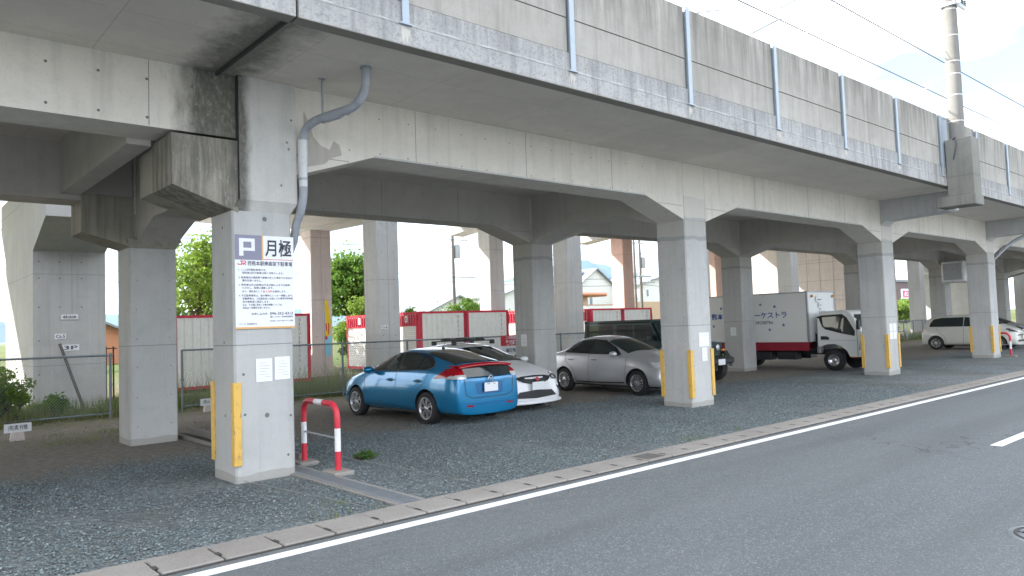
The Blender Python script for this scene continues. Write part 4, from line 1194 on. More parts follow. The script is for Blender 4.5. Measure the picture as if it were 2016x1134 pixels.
# ------------------------------------------------------------ blue hatchback
def blue_car():
    t = thing('parked_car', 'metallic blue hatchback parked nose-in, seen from its rear corner', 'car', (5.58, 3.66, 0), R(91), 'cars parked under the viaduct', S_)
    W_ = 1.70; zf = .19
    spec = [
        (2.14, 2.16, 2.13, .58, .46, .62, .34, .02, .05, .50),
        (2.05, 2.04, 2.00, .66, .64, .71, .50, .02, .08, .68),
        (1.80, 1.78, 1.74, .76, .75, .815, .58, .035, .08, .80),
        (1.35, 1.32, 1.30, .87, .80, .925, .62, .04, .06, .84),
        (1.00, .98, 1.00, .935, .81, .99, .64, .05, .08, .845),
        (.60, .60, .42, .96, .81, 1.20, .60, .05, .14, .845),
        (.20, .20, .02, .975, .81, 1.345, .57, .055, .10, .845),
        (-.30, -.30, -.35, .99, .81, 1.375, .565, .06, .0, .845),
        (-.85, -.85, -.85, 1.00, .81, 1.335, .555, .06, 0, .845),
        (-1.30, -1.30, -1.25, 1.01, .80, 1.255, .55, .055, 0, .84),
        (-1.75, -1.78, -1.66, .99, .785, 1.165, .56, .045, -.03, .82),
        (-2.04, -2.04, -1.93, .95, .76, 1.105, .60, .035, -.07, .79),
        (-2.14, -2.13, -2.03, .90, .72, 1.04, .60, .02, -.08, .74),
        (-2.17, -2.16, -2.10, .84, .66, .92, .56, .01, -.07, .68),
    ]
    body, bv = shell(mkcols(spec, W_, zf), [(1.31, .355), (-1.25, .355)], W_, 'blue', 'body', t, .31)
    for sd in (1, -1):
        poly_patch(bv, [(.86, 1.0), (.55, 1.165), (.15, 1.315), (-.30, 1.355), (-.80, 1.325), (-1.12, 1.26), (-1.36, 1.14), (-1.38, 1.07), (-1.24, 1.025), (-.3, .985), (.86, .965)], 'y', sd, 'trim', 'window_trim', t, .003, .07)
        poly_patch(bv, [(.66, 1.02), (.48, 1.145), (.12, 1.285), (-.18, 1.315), (-.20, 1.005), (.62, .99)], 'y', sd, 'glass', 'side_window', t, .008, .06)
        poly_patch(bv, [(-.30, 1.315), (-.72, 1.29), (-.93, 1.255), (-.93, 1.045), (-.32, 1.008)], 'y', sd, 'glass', 'side_window', t, .008, .06)
        poly_patch(bv, [(-.97, 1.245), (-1.15, 1.19), (-1.31, 1.10), (-1.30, 1.065), (-.97, 1.047)], 'y', sd, 'glass', 'quarter_window', t, .008, .06)
        poly_patch(bv, line_pts([(-1.36, 1.14), (-1.385, 1.07), (-1.24, 1.02)], .016), 'y', sd, 'chrome', 'chrome_strip', t, .010, .05)
        for pts in ([(.95, .96), (.93, .62), (.90, .26)], [(-.24, .98), (-.24, .55), (-.26, .25)], [(-1.32, 1.02), (-1.22, .80), (-.95, .62), (-.82, .42), (-.82, .26)]):
            poly_patch(bv, line_pts(pts, .009), 'y', sd, 'trim', 'door_seam', t, .003, .05)
        poly_patch(bv, line_pts([(.85, .33), (0, .30), (-.75, .29)], .014), 'y', sd, 'trim', 'sill_line', t, .003, .05)
        # handles
        for hx in (-.05, -1.0):
            g = MB(); g.box(hx - .10, hx + .10, sd * .842, sd * .868, .795, .825, 'blue', bev=.008); g.build('door_handle', t)
            poly_patch(bv, [(hx - .07, .775), (hx + .07, .775), (hx + .07, .84), (hx - .07, .84)], 'y', sd, 'trim', 'handle_recess_shade', t, .003, .03)  # black patch paints the shade behind the handle
        # mirror
        g = MB(); bm = bmesh.new(); bmesh.ops.create_uvsphere(bm, u_segments=14, v_segments=10, radius=1)
        vv = [(v.co.x * .10 + .60, sd * (v.co.y * .12 + .93), v.co.z * .075 + 1.0) for v in bm.verts]; bm.verts.index_update()
        g.add(vv, [[v.index for v in f.verts] for f in bm.faces], 'blue', True); bm.free()
        g.box(.60, .66, sd * .78 if sd > 0 else sd * .88, sd * .88 if sd > 0 else sd * .78, .96, .99, 'trim')
        g.build('mirror', t)
        # tail lamp wrapping round
        poly_patch(bv, [(-2.17, 1.02), (-2.00, 1.075), (-1.86, 1.055), (-1.62, .94), (-1.48, .865), (-2.2, .90)], 'y', sd, 'lamp_red', 'tail_lamp', t, .010, .03, lim=2.62)
        poly_patch(bv, [(-1.86, .868), (-1.92, .915), (-2.2, .93), (-2.2, .865)], 'y', sd, 'lamp_clear', 'reverse_lamp', t, .013, .03, lim=2.62)
        poly_patch(bv, [(sd * .55, .86), (sd * .76, .86), (sd * .78, 1.06), (sd * .60, 1.10), (sd * .55, 1.02)], 'x', -1, 'lamp_red', 'tail_lamp', t, .010, .03, lim=3.3)
        poly_patch(bv, [(sd * .55, .86), (sd * .76, .86), (sd * .76, .93), (sd * .54, .93)], 'x', -1, 'lamp_clear', 'reverse_lamp', t, .014, .03, lim=3.3)
        poly_patch(bv, [(sd * .40, .345), (sd * .56, .345), (sd * .56, .375), (sd * .40, .37)], 'x', -1, 'lamp_red', 'reflector', t, .006, .05)
        poly_patch(bv, [(sd * .42, .62), (sd * .66, .66), (sd * .72, .78), (sd * .5, .72)], 'x', 1, 'lamp_clear', 'headlamp', t, .006, .04)
        # mud flap like flare behind the rear wheel
        poly_patch(bv, [(-1.62, .18), (-1.57, .42), (-1.72, .2)], 'y', sd, 'blue', 'mud_guard', t, .014, .05)
    poly_patch(bv, [(.92, -.62), (1.02, 0), (.92, .62), (.22, .54), (.27, 0), (.22, -.54)], 'z', 1, 'glass_green', 'windscreen', t, .005, .08)
    poly_patch(bv, [(-.92, -.50), (-.90, 0), (-.92, .50), (-1.86, .55), (-1.92, 0), (-1.86, -.55)], 'z', 1, 'glass', 'rear_window', t, .006, .08)
    g = MB(); ny, nz = 12, 4; vs = []
    for a in range(nz + 1):
        for b_ in range(ny + 1):
            u = -1 + 2 * b_ / ny; z = .888 + (.195 - .035 * u * u) * a / nz; y = u * (.545 + .035 * a / nz)
            vs.append((-2.190 + (z - .87) * .46 + .15 * y * y, y, z))
    g.add(vs, [(a * (ny + 1) + b_, a * (ny + 1) + b_ + 1, (a + 1) * (ny + 1) + b_ + 1, (a + 1) * (ny + 1) + b_) for a in range(nz) for b_ in range(ny)], 'glass', True)
    g.build('lower_rear_window', t)
    g = MB()
    prof = [(-.64, 1.085), (-.3, 1.118), (0, 1.127), (.3, 1.118), (.64, 1.085)]
    n = len(prof)
    vs = [(-1.93 - .05 * (1 - abs(p[0]) / .64), p[0], p[1] + .014) for p in prof] + [(-2.075 - .08 * (1 - (p[0] / .64) ** 2), p[0], p[1] - .012) for p in prof] + [(-2.06 - .08 * (1 - (p[0] / .64) ** 2), p[0], p[1] - .042) for p in prof]
    g.add(vs, [(i, i + 1, n + i + 1, n + i) for i in range(n - 1)] + [(n + i, n + i + 1, 2 * n + i + 1, 2 * n + i) for i in range(n - 1)], 'lamp_red', True)
    g.build('red_spoiler_strip', t)
    # tailgate lines, plate recess with its shade painted in darker blue
    poly_patch(bv, line_pts([(-.60, .86), (-.56, .56), (-.42, .50), (.42, .50), (.56, .56), (.60, .86)], .012), 'x', -1, 'trim', 'tailgate_seam', t, .003, .04)
    poly_patch(bv, line_pts([(-.60, .865), (.60, .865)], .010), 'x', -1, 'trim', 'tailgate_seam', t, .003, .04)
    poly_patch(bv, [(-.34, .78), (-.30, .56), (.30, .56), (.34, .78)], 'x', -1, 'blue_shaded', 'plate_recess_shade', t, .004, .05)
    g = MB(); g.box(-2.213, -2.2, -.165, .165, .60, .765, 'plate', bev=.003); pl = g.build('number_plate', t)
    g = MB(); g.box(-2.216, -2.2131, -.10, -.05, .735, .745, 'jeep'); g.box(-2.216, -2.2131, .03, .10, .735, .745, 'jeep'); g.build('plate_marks', pl)
    g = MB()
    for sx in (-1, 1): g.box(-2.205, -2.19, sx * .032 - .007, sx * .032 + .007, .80, .875, 'chrome')
    g.box(-2.205, -2.19, -.032, .032, .832, .844, 'chrome'); g.lathe([(.055, -.004), (.062, -.004), (.062, .004), (.055, .004)], 'chrome', 24, 'x', (-2.20, 0, .838)); g.build('emblem', t)
    text_mesh('badge', 'HYBRID', .15, .022, 'chrome', t, Matrix(((0, 0, -1, -2.185), (-1, 0, 0, .55), (0, 1, 0, .81), (0, 0, 0, 1))), .01)
    text_mesh('badge', 'INSIGHT', .16, .022, 'chrome', t, Matrix(((0, 0, -1, -2.185), (-1, 0, 0, -.38), (0, 1, 0, .81), (0, 0, 0, 1))), .01)
    g = MB(); g.tube([(-2.0, 0, 1.15), (-2.18, .05, 1.0)], .006, 'trim', 6); g.build('wiper', t)
    g = MB(); g.lathe([(0, 1.455), (.03, 1.45), (.035, 1.41)], 'trim', 12, 'z', (-.75, 0, -.03)); g.tube([(-.76, 0, 1.41), (-.80, 0, 1.52)], .004, 'trim', 5); g.build('aerial', t)
    poly_patch(bv, line_pts([(-.62, .40), (0, .385), (.62, .40)], .02), 'x', -1, 'blue_shaded', 'bumper_crease_shade', t, .003, .06)  # darker blue strip paints the shade of a bumper crease
    g = MB(); g.box(-1.9, 1.9, -.62, .62, .17, .26, 'black_plastic'); g.build('underbody', t)
    for x_, w_ in ((1.31, 1), (-1.25, 1)):
        for sd in (1, -1): wheel(t, x_, sd * .745, .303, sd, 7, .70)
    return t
M['blue_shaded'] = paint('blue_car_shaded', (.002, .11, .30), .35, .3)  # darker copy of the body paint, shade put into the colour
blue_car()

# ------------------------------------------------------------ generic car finisher
def windows(bv, t, side_polys, m='glass', trim=None):
    for sd in (1, -1):
        if trim: poly_patch(bv, trim, 'y', sd, 'trim', 'window_trim', t, .004, .07)
        for p in side_polys: poly_patch(bv, p, 'y', sd, m, 'side_window', t, .010, .07)
def mirror(t, x, y, z, m, sc=(.09, .11, .07)):
    for sd in (1, -1):
        g = MB(); bm = bmesh.new(); bmesh.ops.create_uvsphere(bm, u_segments=14, v_segments=10, radius=1); bm.verts.index_update()
        g.add([(v.co.x * sc[0] + x, sd * (v.co.y * sc[1] + y), v.co.z * sc[2] + z) for v in bm.verts], [[v.index for v in f.verts] for f in bm.faces], m, True); bm.free()
        g.box(x, x + .05, min(sd * (y - .16), sd * y), max(sd * (y - .16), sd * y), z - .05, z - .02, 'trim'); g.build('mirror', t)
def numplate(t, x, y0, z0, sgn):
    g = MB(); g.box(min(x, x + sgn * .012), max(x, x + sgn * .012), y0 - .165, y0 + .165, z0, z0 + .165, 'plate', bev=.003); g.build('number_plate', t)
def handles(t, xs, y, z, m):
    for sd in (1, -1):
        for hx in xs:
            g = MB(); g.box(hx - .10, hx + .10, min(sd * y, sd * (y + .028)), max(sd * y, sd * (y + .028)), z, z + .028, m, bev=.008); g.build('door_handle', t)

# ------------------------------------------------------------ white sporty hatch, nose to the road
def white_car():
    t = thing('parked_car', 'white sporty hatchback with black roof bars, nose to the road between blue and silver cars', 'car', (7.30, 4.22, 0), R(-90), 'cars parked under the viaduct', S_)
    W_ = 1.78; zf = .17
    spec = [
        (2.10, 2.08, 2.04, .60, .62, .66, .46, .02, .06, .66),
        (1.98, 1.95, 1.88, .70, .74, .755, .56, .03, .10, .82),
        (1.65, 1.62, 1.58, .80, .83, .86, .64, .035, .10, .88),
        (1.25, 1.22, 1.20, .89, .85, .95, .66, .04, .08, .885),
        (1.02, 1.00, 1.02, .94, .85, 1.0, .66, .045, .08, .885),
        (.60, .60, .40, .965, .85, 1.20, .62, .05, .12, .885),
        (.15, .15, -.02, .98, .845, 1.355, .58, .055, .08, .885),
        (-.40, -.40, -.42, .99, .845, 1.40, .575, .06, 0, .885),
        (-1.0, -1.0, -1.0, 1.0, .84, 1.375, .57, .05, 0, .885),
        (-1.55, -1.55, -1.5, 1.02, .82, 1.28, .56, .04, 0, .88),
        (-1.98, -1.98, -1.85, .98, .78, 1.12, .56, .03, -.03, .84),
        (-2.14, -2.12, -2.0, .88, .74, .98, .56, .02, -.05, .78),
    ]
    body, bv = shell(mkcols(spec, W_, zf), [(1.28, .37), (-1.35, .37)], W_, 'white_car', 'body', t, .32)
    windows(bv, t, [[(.62, 1.02), (.40, 1.16), (.05, 1.31), (-.40, 1.345), (-.42, 1.02)], [(-.50, 1.345), (-.95, 1.33), (-1.35, 1.24), (-1.40, 1.10), (-.50, 1.02)]])
    poly_patch(bv, [(.96, -.70), (1.06, 0), (.96, .70), (.12, .56), (.20, 0), (.12, -.56)], 'z', 1, 'glass_green', 'windscreen', t, .006, .08)
    poly_patch(bv, line_pts([(1.00, -.74), (1.10, 0), (1.00, .74)], .05), 'z', 1, 'trim', 'cowl_strip', t, .008, .08)
    poly_patch(bv, [(-1.5, -.5), (-1.5, .5), (-1.9, .52), (-1.9, -.52)], 'z', 1, 'glass', 'rear_window', t, .006, .08)
    # front: black wedge grille, long headlamps, lower intake, fog recesses
    poly_patch(bv, [(-.52, .70), (-.30, .735), (0, .745), (.30, .735), (.52, .70), (.36, .615), (.15, .575), (-.15, .575), (-.36, .615)], 'x', 1, 'black_plastic', 'grille', t, .008, .05)
    for sd in (1, -1):
        poly_patch(bv, [(sd * .46, .70), (sd * .53, .635), (sd * .80, .63), (sd * .86, .70), (sd * .84, .745), (sd * .60, .735)], 'x', 1, 'lamp_dark', 'headlamp', t, .010, .035, lim=3.45)
        poly_patch(bv, [(sd * .52, .66), (sd * .60, .65), (sd * .62, .71), (sd * .54, .71)], 'x', 1, 'lamp_clear', 'lamp_reflector', t, .016, .03, lim=3.45)
        poly_patch(bv, [(sd * .68, .65), (sd * .76, .65), (sd * .77, .72), (sd * .69, .715)], 'x', 1, 'lamp_clear', 'lamp_reflector', t, .016, .03, lim=3.45)
        poly_patch(bv, [(1.98, .66), (1.70, .72), (1.62, .77), (1.80, .775), (2.0, .72)], 'y', sd, 'lamp_dark', 'headlamp', t, .010, .04, lim=2.45)
        poly_patch(bv, [(sd * .62, .50), (sd * .80, .48), (sd * .74, .36)], 'x', 1, 'black_plastic', 'fog_recess', t, .008, .04, lim=3.45)
        poly_patch(bv, line_pts([(.98, .97), (.98, .60), (.94, .26)], .009), 'y', sd, 'trim', 'door_seam', t, .003, .05)
    poly_patch(bv, [(-.60, .30), (-.46, .42), (0, .445), (.46, .42), (.60, .30), (0, .27)], 'x', 1, 'black_plastic', 'lower_intake', t, .008, .05)
    g = MB(); n = 10
    top = [(2.17 - .22 * (abs(k / n) ** 2.2), .84 * k / n) for k in range(-n, n + 1)]
    vs = [(p[0] - .02, p[1], .235) for p in top] + [(p[0] + .03, p[1], .20) for p in top] + [(p[0] + .025, p[1], .165) for p in top] + [(p[0] - .1, p[1], .16) for p in top]
    m_ = len(top); g.add(vs, [(r_ * m_ + i, r_ * m_ + i + 1, (r_ + 1) * m_ + i + 1, (r_ + 1) * m_ + i) for r_ in range(3) for i in range(m_ - 1)], 'white_car', True); g.build('front_lip', t)
    numplate(t, 2.145, 0, .45, 1)
    g = MB(); g.lathe([(0, .012), (.042, .012), (.045, 0)], 'ink_red', 20, 'x', (2.125, 0, .672))
    for sx in (-1, 1): g.box(2.138, 2.142, sx * .018 - .004, sx * .018 + .004, .652, .692, 'chrome')
    g.box(2.138, 2.142, -.018, .018, .668, .674, 'chrome'); g.build('emblem', t)
    mirror(t, .66, .97, 1.02, 'white_car'); handles(t, (-.2, -1.05), .87, .84, 'white_car')
    for x_ in (.0, -.78):
        g = MB(); g.box(x_ - .03, x_ + .03, -.60, .60, 1.475, 1.50, 'black_plastic')
        for sd in (-1, 1): g.box(x_ - .06, x_ + .06, sd * .56 - .04, sd * .56 + .04, 1.40, 1.495, 'black_plastic', bev=.01)
        g.build('roof_bar', t)
    for y_ in (-.22, .18):
        g = MB(); g.box(-.92, .14, y_ - .06, y_ + .06, 1.50, 1.535, 'black_plastic', bev=.01); g.box(-.82, -.70, y_ - .08, y_ + .08, 1.495, 1.56, 'black_plastic', bev=.01); g.box(-.05, .06, y_ - .08, y_ + .08, 1.495, 1.56, 'black_plastic', bev=.01); g.build('ski_carrier', t)
    g = MB(); g.tube([(1.04, .1, 1.03), (.95, -.5, 1.06)], .008, 'trim', 6); g.build('wiper', t)
    g = MB(); g.box(-1.8, 1.8, -.64, .64, .15, .25, 'black_plastic'); g.build('underbody', t)
    for x_ in (1.28, -1.35):
        for sd in (1, -1): wheel(t, x_, sd * .785, .315, sd, 7, .72)
white_car()

# ------------------------------------------------------------ silver saloon
def saloon(loc, rz, m, label, plate_=True):
    t = thing('parked_car', label, 'car', loc, rz, 'cars parked under the viaduct', S_)
    W_ = 1.70; zf = .19
    spec = [
        (2.10, 2.10, 2.06, .58, .52, .64, .38, .02, .06, .58),
        (2.02, 2.00, 1.94, .70, .70, .755, .50, .03, .10, .76),
        (1.72, 1.70, 1.66, .80, .79, .865, .60, .04, .10, .84),
        (1.30, 1.28, 1.26, .88, .81, .945, .62, .045, .08, .848),
        (.98, .97, 1.00, .93, .81, .99, .64, .05, .08, .85),
        (.60, .60, .42, .955, .81, 1.21, .60, .05, .12, .85),
        (.15, .15, .0, .97, .81, 1.375, .565, .055, .08, .85),
        (-.35, -.35, -.38, .98, .81, 1.415, .56, .06, 0, .85),
        (-.90, -.90, -.88, .99, .81, 1.385, .555, .055, -.05, .85),
        (-1.25, -1.25, -1.12, 1.0, .805, 1.26, .57, .05, -.12, .85),
        (-1.60, -1.60, -1.55, 1.0, .795, 1.055, .62, .04, -.05, .845),
        (-1.95, -1.97, -1.95, .96, .77, 1.0, .60, .02, -.03, .82),
        (-2.16, -2.18, -2.14, .88, .70, .94, .58, .01, -.05, .76),
        (-2.20, -2.22, -2.20, .78, .62, .84, .50, .01, -.04, .66),
    ]
    body, bv = shell(mkcols(spec, W_, zf), [(1.28, .355), (-1.32, .355)], W_, m, 'body', t, .31)
    windows(bv, t, [[(.64, 1.0), (.44, 1.14), (.05, 1.31), (-.30, 1.345), (-.32, 1.02)], [(-.42, 1.345), (-.80, 1.325), (-1.08, 1.21), (-1.10, 1.045), (-.42, 1.02)], [(-1.13, 1.185), (-1.27, 1.08), (-1.27, 1.05), (-1.13, 1.045)]],
            trim=[(.74, .985), (.44, 1.17), (.02, 1.345), (-.38, 1.375), (-.84, 1.355), (-1.16, 1.215), (-1.34, 1.055), (-1.34, 1.03), (-.35, 1.0)])
    poly_patch(bv, [(.90, -.66), (1.00, 0), (.90, .66), (.14, .54), (.22, 0), (.14, -.54)], 'z', 1, 'glass_green', 'windscreen', t, .006, .08)
    poly_patch(bv, [(-1.0, -.5), (-1.0, .5), (-1.48, .58), (-1.52, 0), (-1.48, -.58)], 'z', 1, 'glass', 'rear_window', t, .006, .08)
    for sd in (1, -1):
        poly_patch(bv, [(sd * .44, .60), (sd * .66, .62), (sd * .80, .70), (sd * .80, .775), (sd * .52, .70)], 'x', 1, 'lamp_clear', 'headlamp', t, .010, .035, lim=3.4)
        poly_patch(bv, [(2.05, .64), (1.84, .665), (1.66, .80), (1.78, .80), (2.05, .71)], 'y', sd, 'lamp_clear', 'headlamp', t, .010, .04, lim=2.5)
        poly_patch(bv, [(-2.3, .72), (-2.02, .74), (-1.95, .90), (-2.3, .90)], 'y', sd, 'lamp_red', 'tail_lamp', t, .010, .04, lim=2.5)
        for pts in ([(.93, .94), (.93, .60), (.90, .26)], [(-.37, 1.0), (-.37, .55), (-.38, .25)], [(-1.30, 1.03), (-1.24, .80), (-.98, .62), (-.86, .42), (-.86, .26)]):
            poly_patch(bv, line_pts(pts, .009), 'y', sd, 'trim', 'door_seam', t, .003, .05)
        poly_patch(bv, line_pts([(.86, .30), (0, .28), (-.86, .28)], .03), 'y', sd, 'trim', 'side_moulding', t, .004, .05)
    poly_patch(bv, [(-.40, .66), (.40, .66), (.36, .58), (-.36, .58)], 'x', 1, 'black_plastic', 'grille', t, .006, .05)
    poly_patch(bv, [(-.5, .40), (.5, .40), (.45, .30), (-.45, .30)], 'x', 1, 'black_plastic', 'lower_intake', t, .006, .05)
    numplate(t, 2.14, 0, .42, 1)
    mirror(t, .64, .95, 1.01, m); handles(t, (-.15, -1.02), .838, .84, 'chrome')
    g = MB(); g.box(-1.9, 1.8, -.62, .62, .17, .26, 'black_plastic'); g.build('underbody', t)
    for x_ in (1.28, -1.32):
        for sd in (1, -1): wheel(t, x_, sd * .745, .305, sd, 14, .68, 'cap')
    return t
saloon((11.40, 3.62, 0), R(-92.5), 'silver', 'silver four-door saloon parked between the two rows of columns, beside the second column')

# ------------------------------------------------------------ pale compact wagon
def wagon(loc, rz, m, label, hi=1.60, glassy=True, sc=S_):
    t = thing('parked_car', label, 'car', loc, rz, 'cars parked under the viaduct', sc)
    W_ = 1.68; zf = .19; dz = hi - 1.60
    spec = [
        (1.92, 1.92, 1.88, .66, .56, .72, .40, .02, .06, .60),
        (1.84, 1.82, 1.76, .80, .72, .86, .52, .03, .08, .76),
        (1.55, 1.52, 1.46, .92, .79, .98, .60, .04, .08, .83),
        (1.20, 1.20, 1.20, .98, .81, 1.05, .63, .045, .10, .84),
        (.85, .80, .72, 1.0, .81, 1.32 + dz, .62, .05, .12, .84),
        (.45, .45, .38, 1.0, .81, 1.50 + dz, .60, .055, .06, .84),
        (-.2, -.2, -.2, 1.0, .81, 1.55 + dz, .60, .055, 0, .84),
        (-1.0, -1.0, -1.0, 1.0, .81, 1.54 + dz, .60, .05, 0, .84),
        (-1.55, -1.55, -1.52, 1.0, .80, 1.50 + dz, .60, .04, 0, .83),
        (-1.86, -1.86, -1.78, .98, .77, 1.40 + dz, .60, .03, -.02, .80),
        (-1.98, -1.97, -1.88, .92, .72, 1.18 + dz, .60, .02, -.03, .75),
        (-2.02, -2.02, -1.97, .84, .66, .98, .56, .01, -.03, .68),
    ]
    body, bv = shell(mkcols(spec, W_, zf), [(1.18, .355), (-1.35, .355)], W_, m, 'body', t, .30)
    windows(bv, t, [[(.95, 1.05), (.70, 1.28 + dz), (.42, 1.42 + dz), (-.15, 1.47 + dz), (-.16, 1.05)], [(-.19, 1.47 + dz), (-1.1, 1.46 + dz), (-1.45, 1.40 + dz), (-1.60, 1.2 + dz), (-1.62, 1.05), (-.19, 1.05)]])
    poly_patch(bv, [(1.14, -.68), (1.26, 0), (1.14, .68), (.50, .56), (.55, 0), (.50, -.56)], 'z', 1, 'glass_green', 'windscreen', t, .006, .08)
    poly_patch(bv, [(-.58, 1.0), (.58, 1.0), (.52, 1.38), (-.52, 1.38)], 'x', -1, 'glass', 'rear_window', t, .006, .07)
    for sd in (1, -1):
        poly_patch(bv, [(sd * .38, .74), (sd * .72, .78), (sd * .80, .92), (sd * .60, .86)], 'x', 1, 'lamp_dark', 'headlamp', t, .010, .035, lim=3.6)
        poly_patch(bv, [(1.90, .76), (1.62, .80), (1.50, .93), (1.70, .92), (1.9, .84)], 'y', sd, 'lamp_dark', 'headlamp', t, .010, .04, lim=2.5)
        poly_patch(bv, [(-2.05, .80), (-1.90, .80), (-1.90, 1.10), (-2.05, 1.10)], 'y', sd, 'lamp_red', 'tail_lamp', t, .010, .04, lim=2.6)
        for pts in ([(1.02, .98), (1.02, .60), (.98, .26)], [(-.17, 1.03), (-.17, .55), (-.2, .25)], [(-1.35, 1.03), (-1.2, .82), (-.98, .6), (-.9, .3)]):
            poly_patch(bv, line_pts(pts, .009), 'y', sd, 'trim', 'door_seam', t, .003, .05)
    poly_patch(bv, [(-.55, .66), (.55, .66), (.60, .60), (-.60, .60)], 'x', 1, 'trim', 'grille', t, .008, .05)
    poly_patch(bv, [(-.55, .42), (.55, .42), (.62, .34), (-.62, .34)], 'x', 1, 'trim', 'lower_intake', t, .008, .05)
    numplate(t, 1.96, 0, .46, 1)
    mirror(t, .95, .94, 1.06, m); handles(t, (-.05, -1.0), .835, .90, m)
    g = MB(); g.box(-1.7, 1.6, -.62, .62, .17, .26, 'black_plastic'); g.build('underbody', t)
    for x_ in (1.18, -1.35):
        for sd in (1, -1): wheel(t, x_, sd * .74, .30, sd, 8, .66, 'cap')
    return t
wagon((33.35, 2.68, 0), R(-90), 'pearl', 'cream compact wagon half hidden behind the fourth column')
wagon((37.6, 3.5, 0), R(-90), 'silver', 'silver compact car at the far right edge, beyond the cream wagon', 1.50)

# ------------------------------------------------------------ dark off-roader
def jeep():
    t = thing('parked_car', 'boxy dark green off-roader with hard top, its nose showing right of the second column', 'car', (14.12, 4.60, 0), R(-90), 'cars parked under the viaduct', S_)
    def B(nm, x0, x1, y0, y1, z0, z1, m='jeep', bev=.03):
        g = MB(); g.box(x0, x1, y0, y1, z0, z1, m, bev=bev); return g.build(nm, t)
    g = MB(); g.prism([(-2.35, .50), (1.72, .50), (1.72, 1.12), (.72, 1.20), (.72, 1.22), (-2.35, 1.22)], -.76, .76, 'y', 'jeep'); g.build('body', t)
    g = MB(); g.prism([(.62, 1.21), (.34, 1.76), (-2.28, 1.76), (-2.35, 1.21)], -.70, .70, 'y', 'jeep'); g.build('hard_top', t)
    g = MB(); g.box(-2.32, .36, -.71, .71, 1.755, 1.845, 'jeep', bev=.03); g.build('roof', t)
    for sd in (1, -1):
        y0, y1 = (.699, .706) if sd > 0 else (-.706, -.699)
        for pts in ([(-2.22, 1.28), (-1.14, 1.28), (-1.14, 1.71), (-2.18, 1.71)], [(-.98, 1.30), (-.36, 1.30), (-.36, 1.70), (-.98, 1.70)], [(-.28, 1.30), (.50, 1.30), (.31, 1.70), (-.28, 1.70)]):
            g = MB(); g.prism(pts, y0, y1, 'y', 'glass'); g.build('side_window', t)
        # flares
        for cx_ in (1.42, -1.38):
            g = MB(); pts = []
            for k in range(9):
                a = math.pi * (k / 8); pts.append((cx_ + .52 * math.cos(a), .50 + .44 * min(1, math.sin(a) * 1.25)))
            inn = [(cx_ + (p[0] - cx_) * .88, .46 + (p[1] - .46) * .90) for p in pts][::-1]
            for a_, b_ in zip(range(8), range(1, 9)):
                g.add([(pts[a_][0], sd * .74, pts[a_][1]), (pts[b_][0], sd * .74, pts[b_][1]), (pts[b_][0], sd * .93, pts[b_][1] - .02), (pts[a_][0], sd * .93, pts[a_][1] - .02),
                       (pts[a_][0], sd * .74, pts[a_][1] - .05), (pts[b_][0], sd * .74, pts[b_][1] - .05), (pts[b_][0], sd * .93, pts[b_][1] - .08), (pts[a_][0], sd * .93, pts[a_][1] - .08)],
                      [(0, 1, 2, 3), (7, 6, 5, 4), (3, 2, 6, 7), (0, 4, 5, 1), (0, 3, 7, 4), (1, 5, 6, 2)], 'black_plastic')
            g.build('wheel_flare', t)
        g = MB(); g.lathe([(0, .03), (.085, .025), (.095, 0)], 'lamp_clear', 24, 'x', (1.75, sd * .50, .98)); g.lathe([(.095, .02), (.11, .03), (.115, -.01)], 'black_plastic', 24, 'x', (1.75, sd * .50, .98)); g.build('headlamp', t)
        g = MB(); g.box(1.66, 1.78, sd * .80 - .09, sd * .80 + .09, .86, .92, 'amber' if sd > 0 else 'lamp_clear', bev=.01); g.build('turn_signal', t)
        g = MB(); g.box(-.06, .02, sd * .76 - .002, sd * .76 + .002, .55, 1.2, 'trim') if False else g.box(.30, .42, min(sd * .80, sd * 1.0), max(sd * .80, sd * 1.0), 1.22, 1.40, 'black_plastic', bev=.02); g.build('mirror', t)
        g = MB(); g.box(-1.0, -.99, min(sd * .76, sd * .762), max(sd * .76, sd * .762), .55, 1.2, 'trim'); g.box(.0, .01, min(sd * .76, sd * .762), max(sd * .76, sd * .762), .55, 1.2, 'trim'); g.build('door_seam', t)
        g = MB(); g.box(-.9, .85, min(sd * .74, sd * .92), max(sd * .74, sd * .92), .40, .47, 'black_plastic', bev=.02); g.build('side_step', t)
    g = MB(); g.prism([(.80, 1.225), (.66, 1.23), (.38, 1.72), (.44, 1.73)], -.64, .64, 'y', 'glass_green'); g.build('windscreen', t)
    g = MB(); g.box(1.70, 1.76, -.62, .62, .72, 1.12, 'jeep', bev=.02); g.build('grille_panel', t)
    for k in range(7):
        g = MB(); g.box(1.755, 1.768, -.30 + k * .10 - .028, -.30 + k * .10 + .028, .80, 1.06, 'trim', bev=.006); g.build('grille_slot', t)
    g = MB(); g.box(1.85, 2.08, -.84, .84, .52, .70, 'black_plastic', bev=.04); g.box(1.7, 1.9, -.45, .45, .5, .66, 'black_plastic')
    g.box(2.07, 2.10, -.5, -.40, .46, .60, 'galv'); g.build('front_bumper', t)
    numplate(t, 2.08, .18, .50, 1)
    g = MB(); g.box(-2.48, -2.35, -.80, .80, .50, .68, 'black_plastic', bev=.03); g.build('rear_bumper', t)
    g = MB(); g.box(-1.9, 1.8, -.4, .4, .32, .52, 'black_plastic'); g.build('chassis', t)
    for x_ in (1.42, -1.38):
        for sd in (1, -1): wheel(t, x_, sd * .78, .39, sd, 5, .55, 'spoke', .26)
jeep()

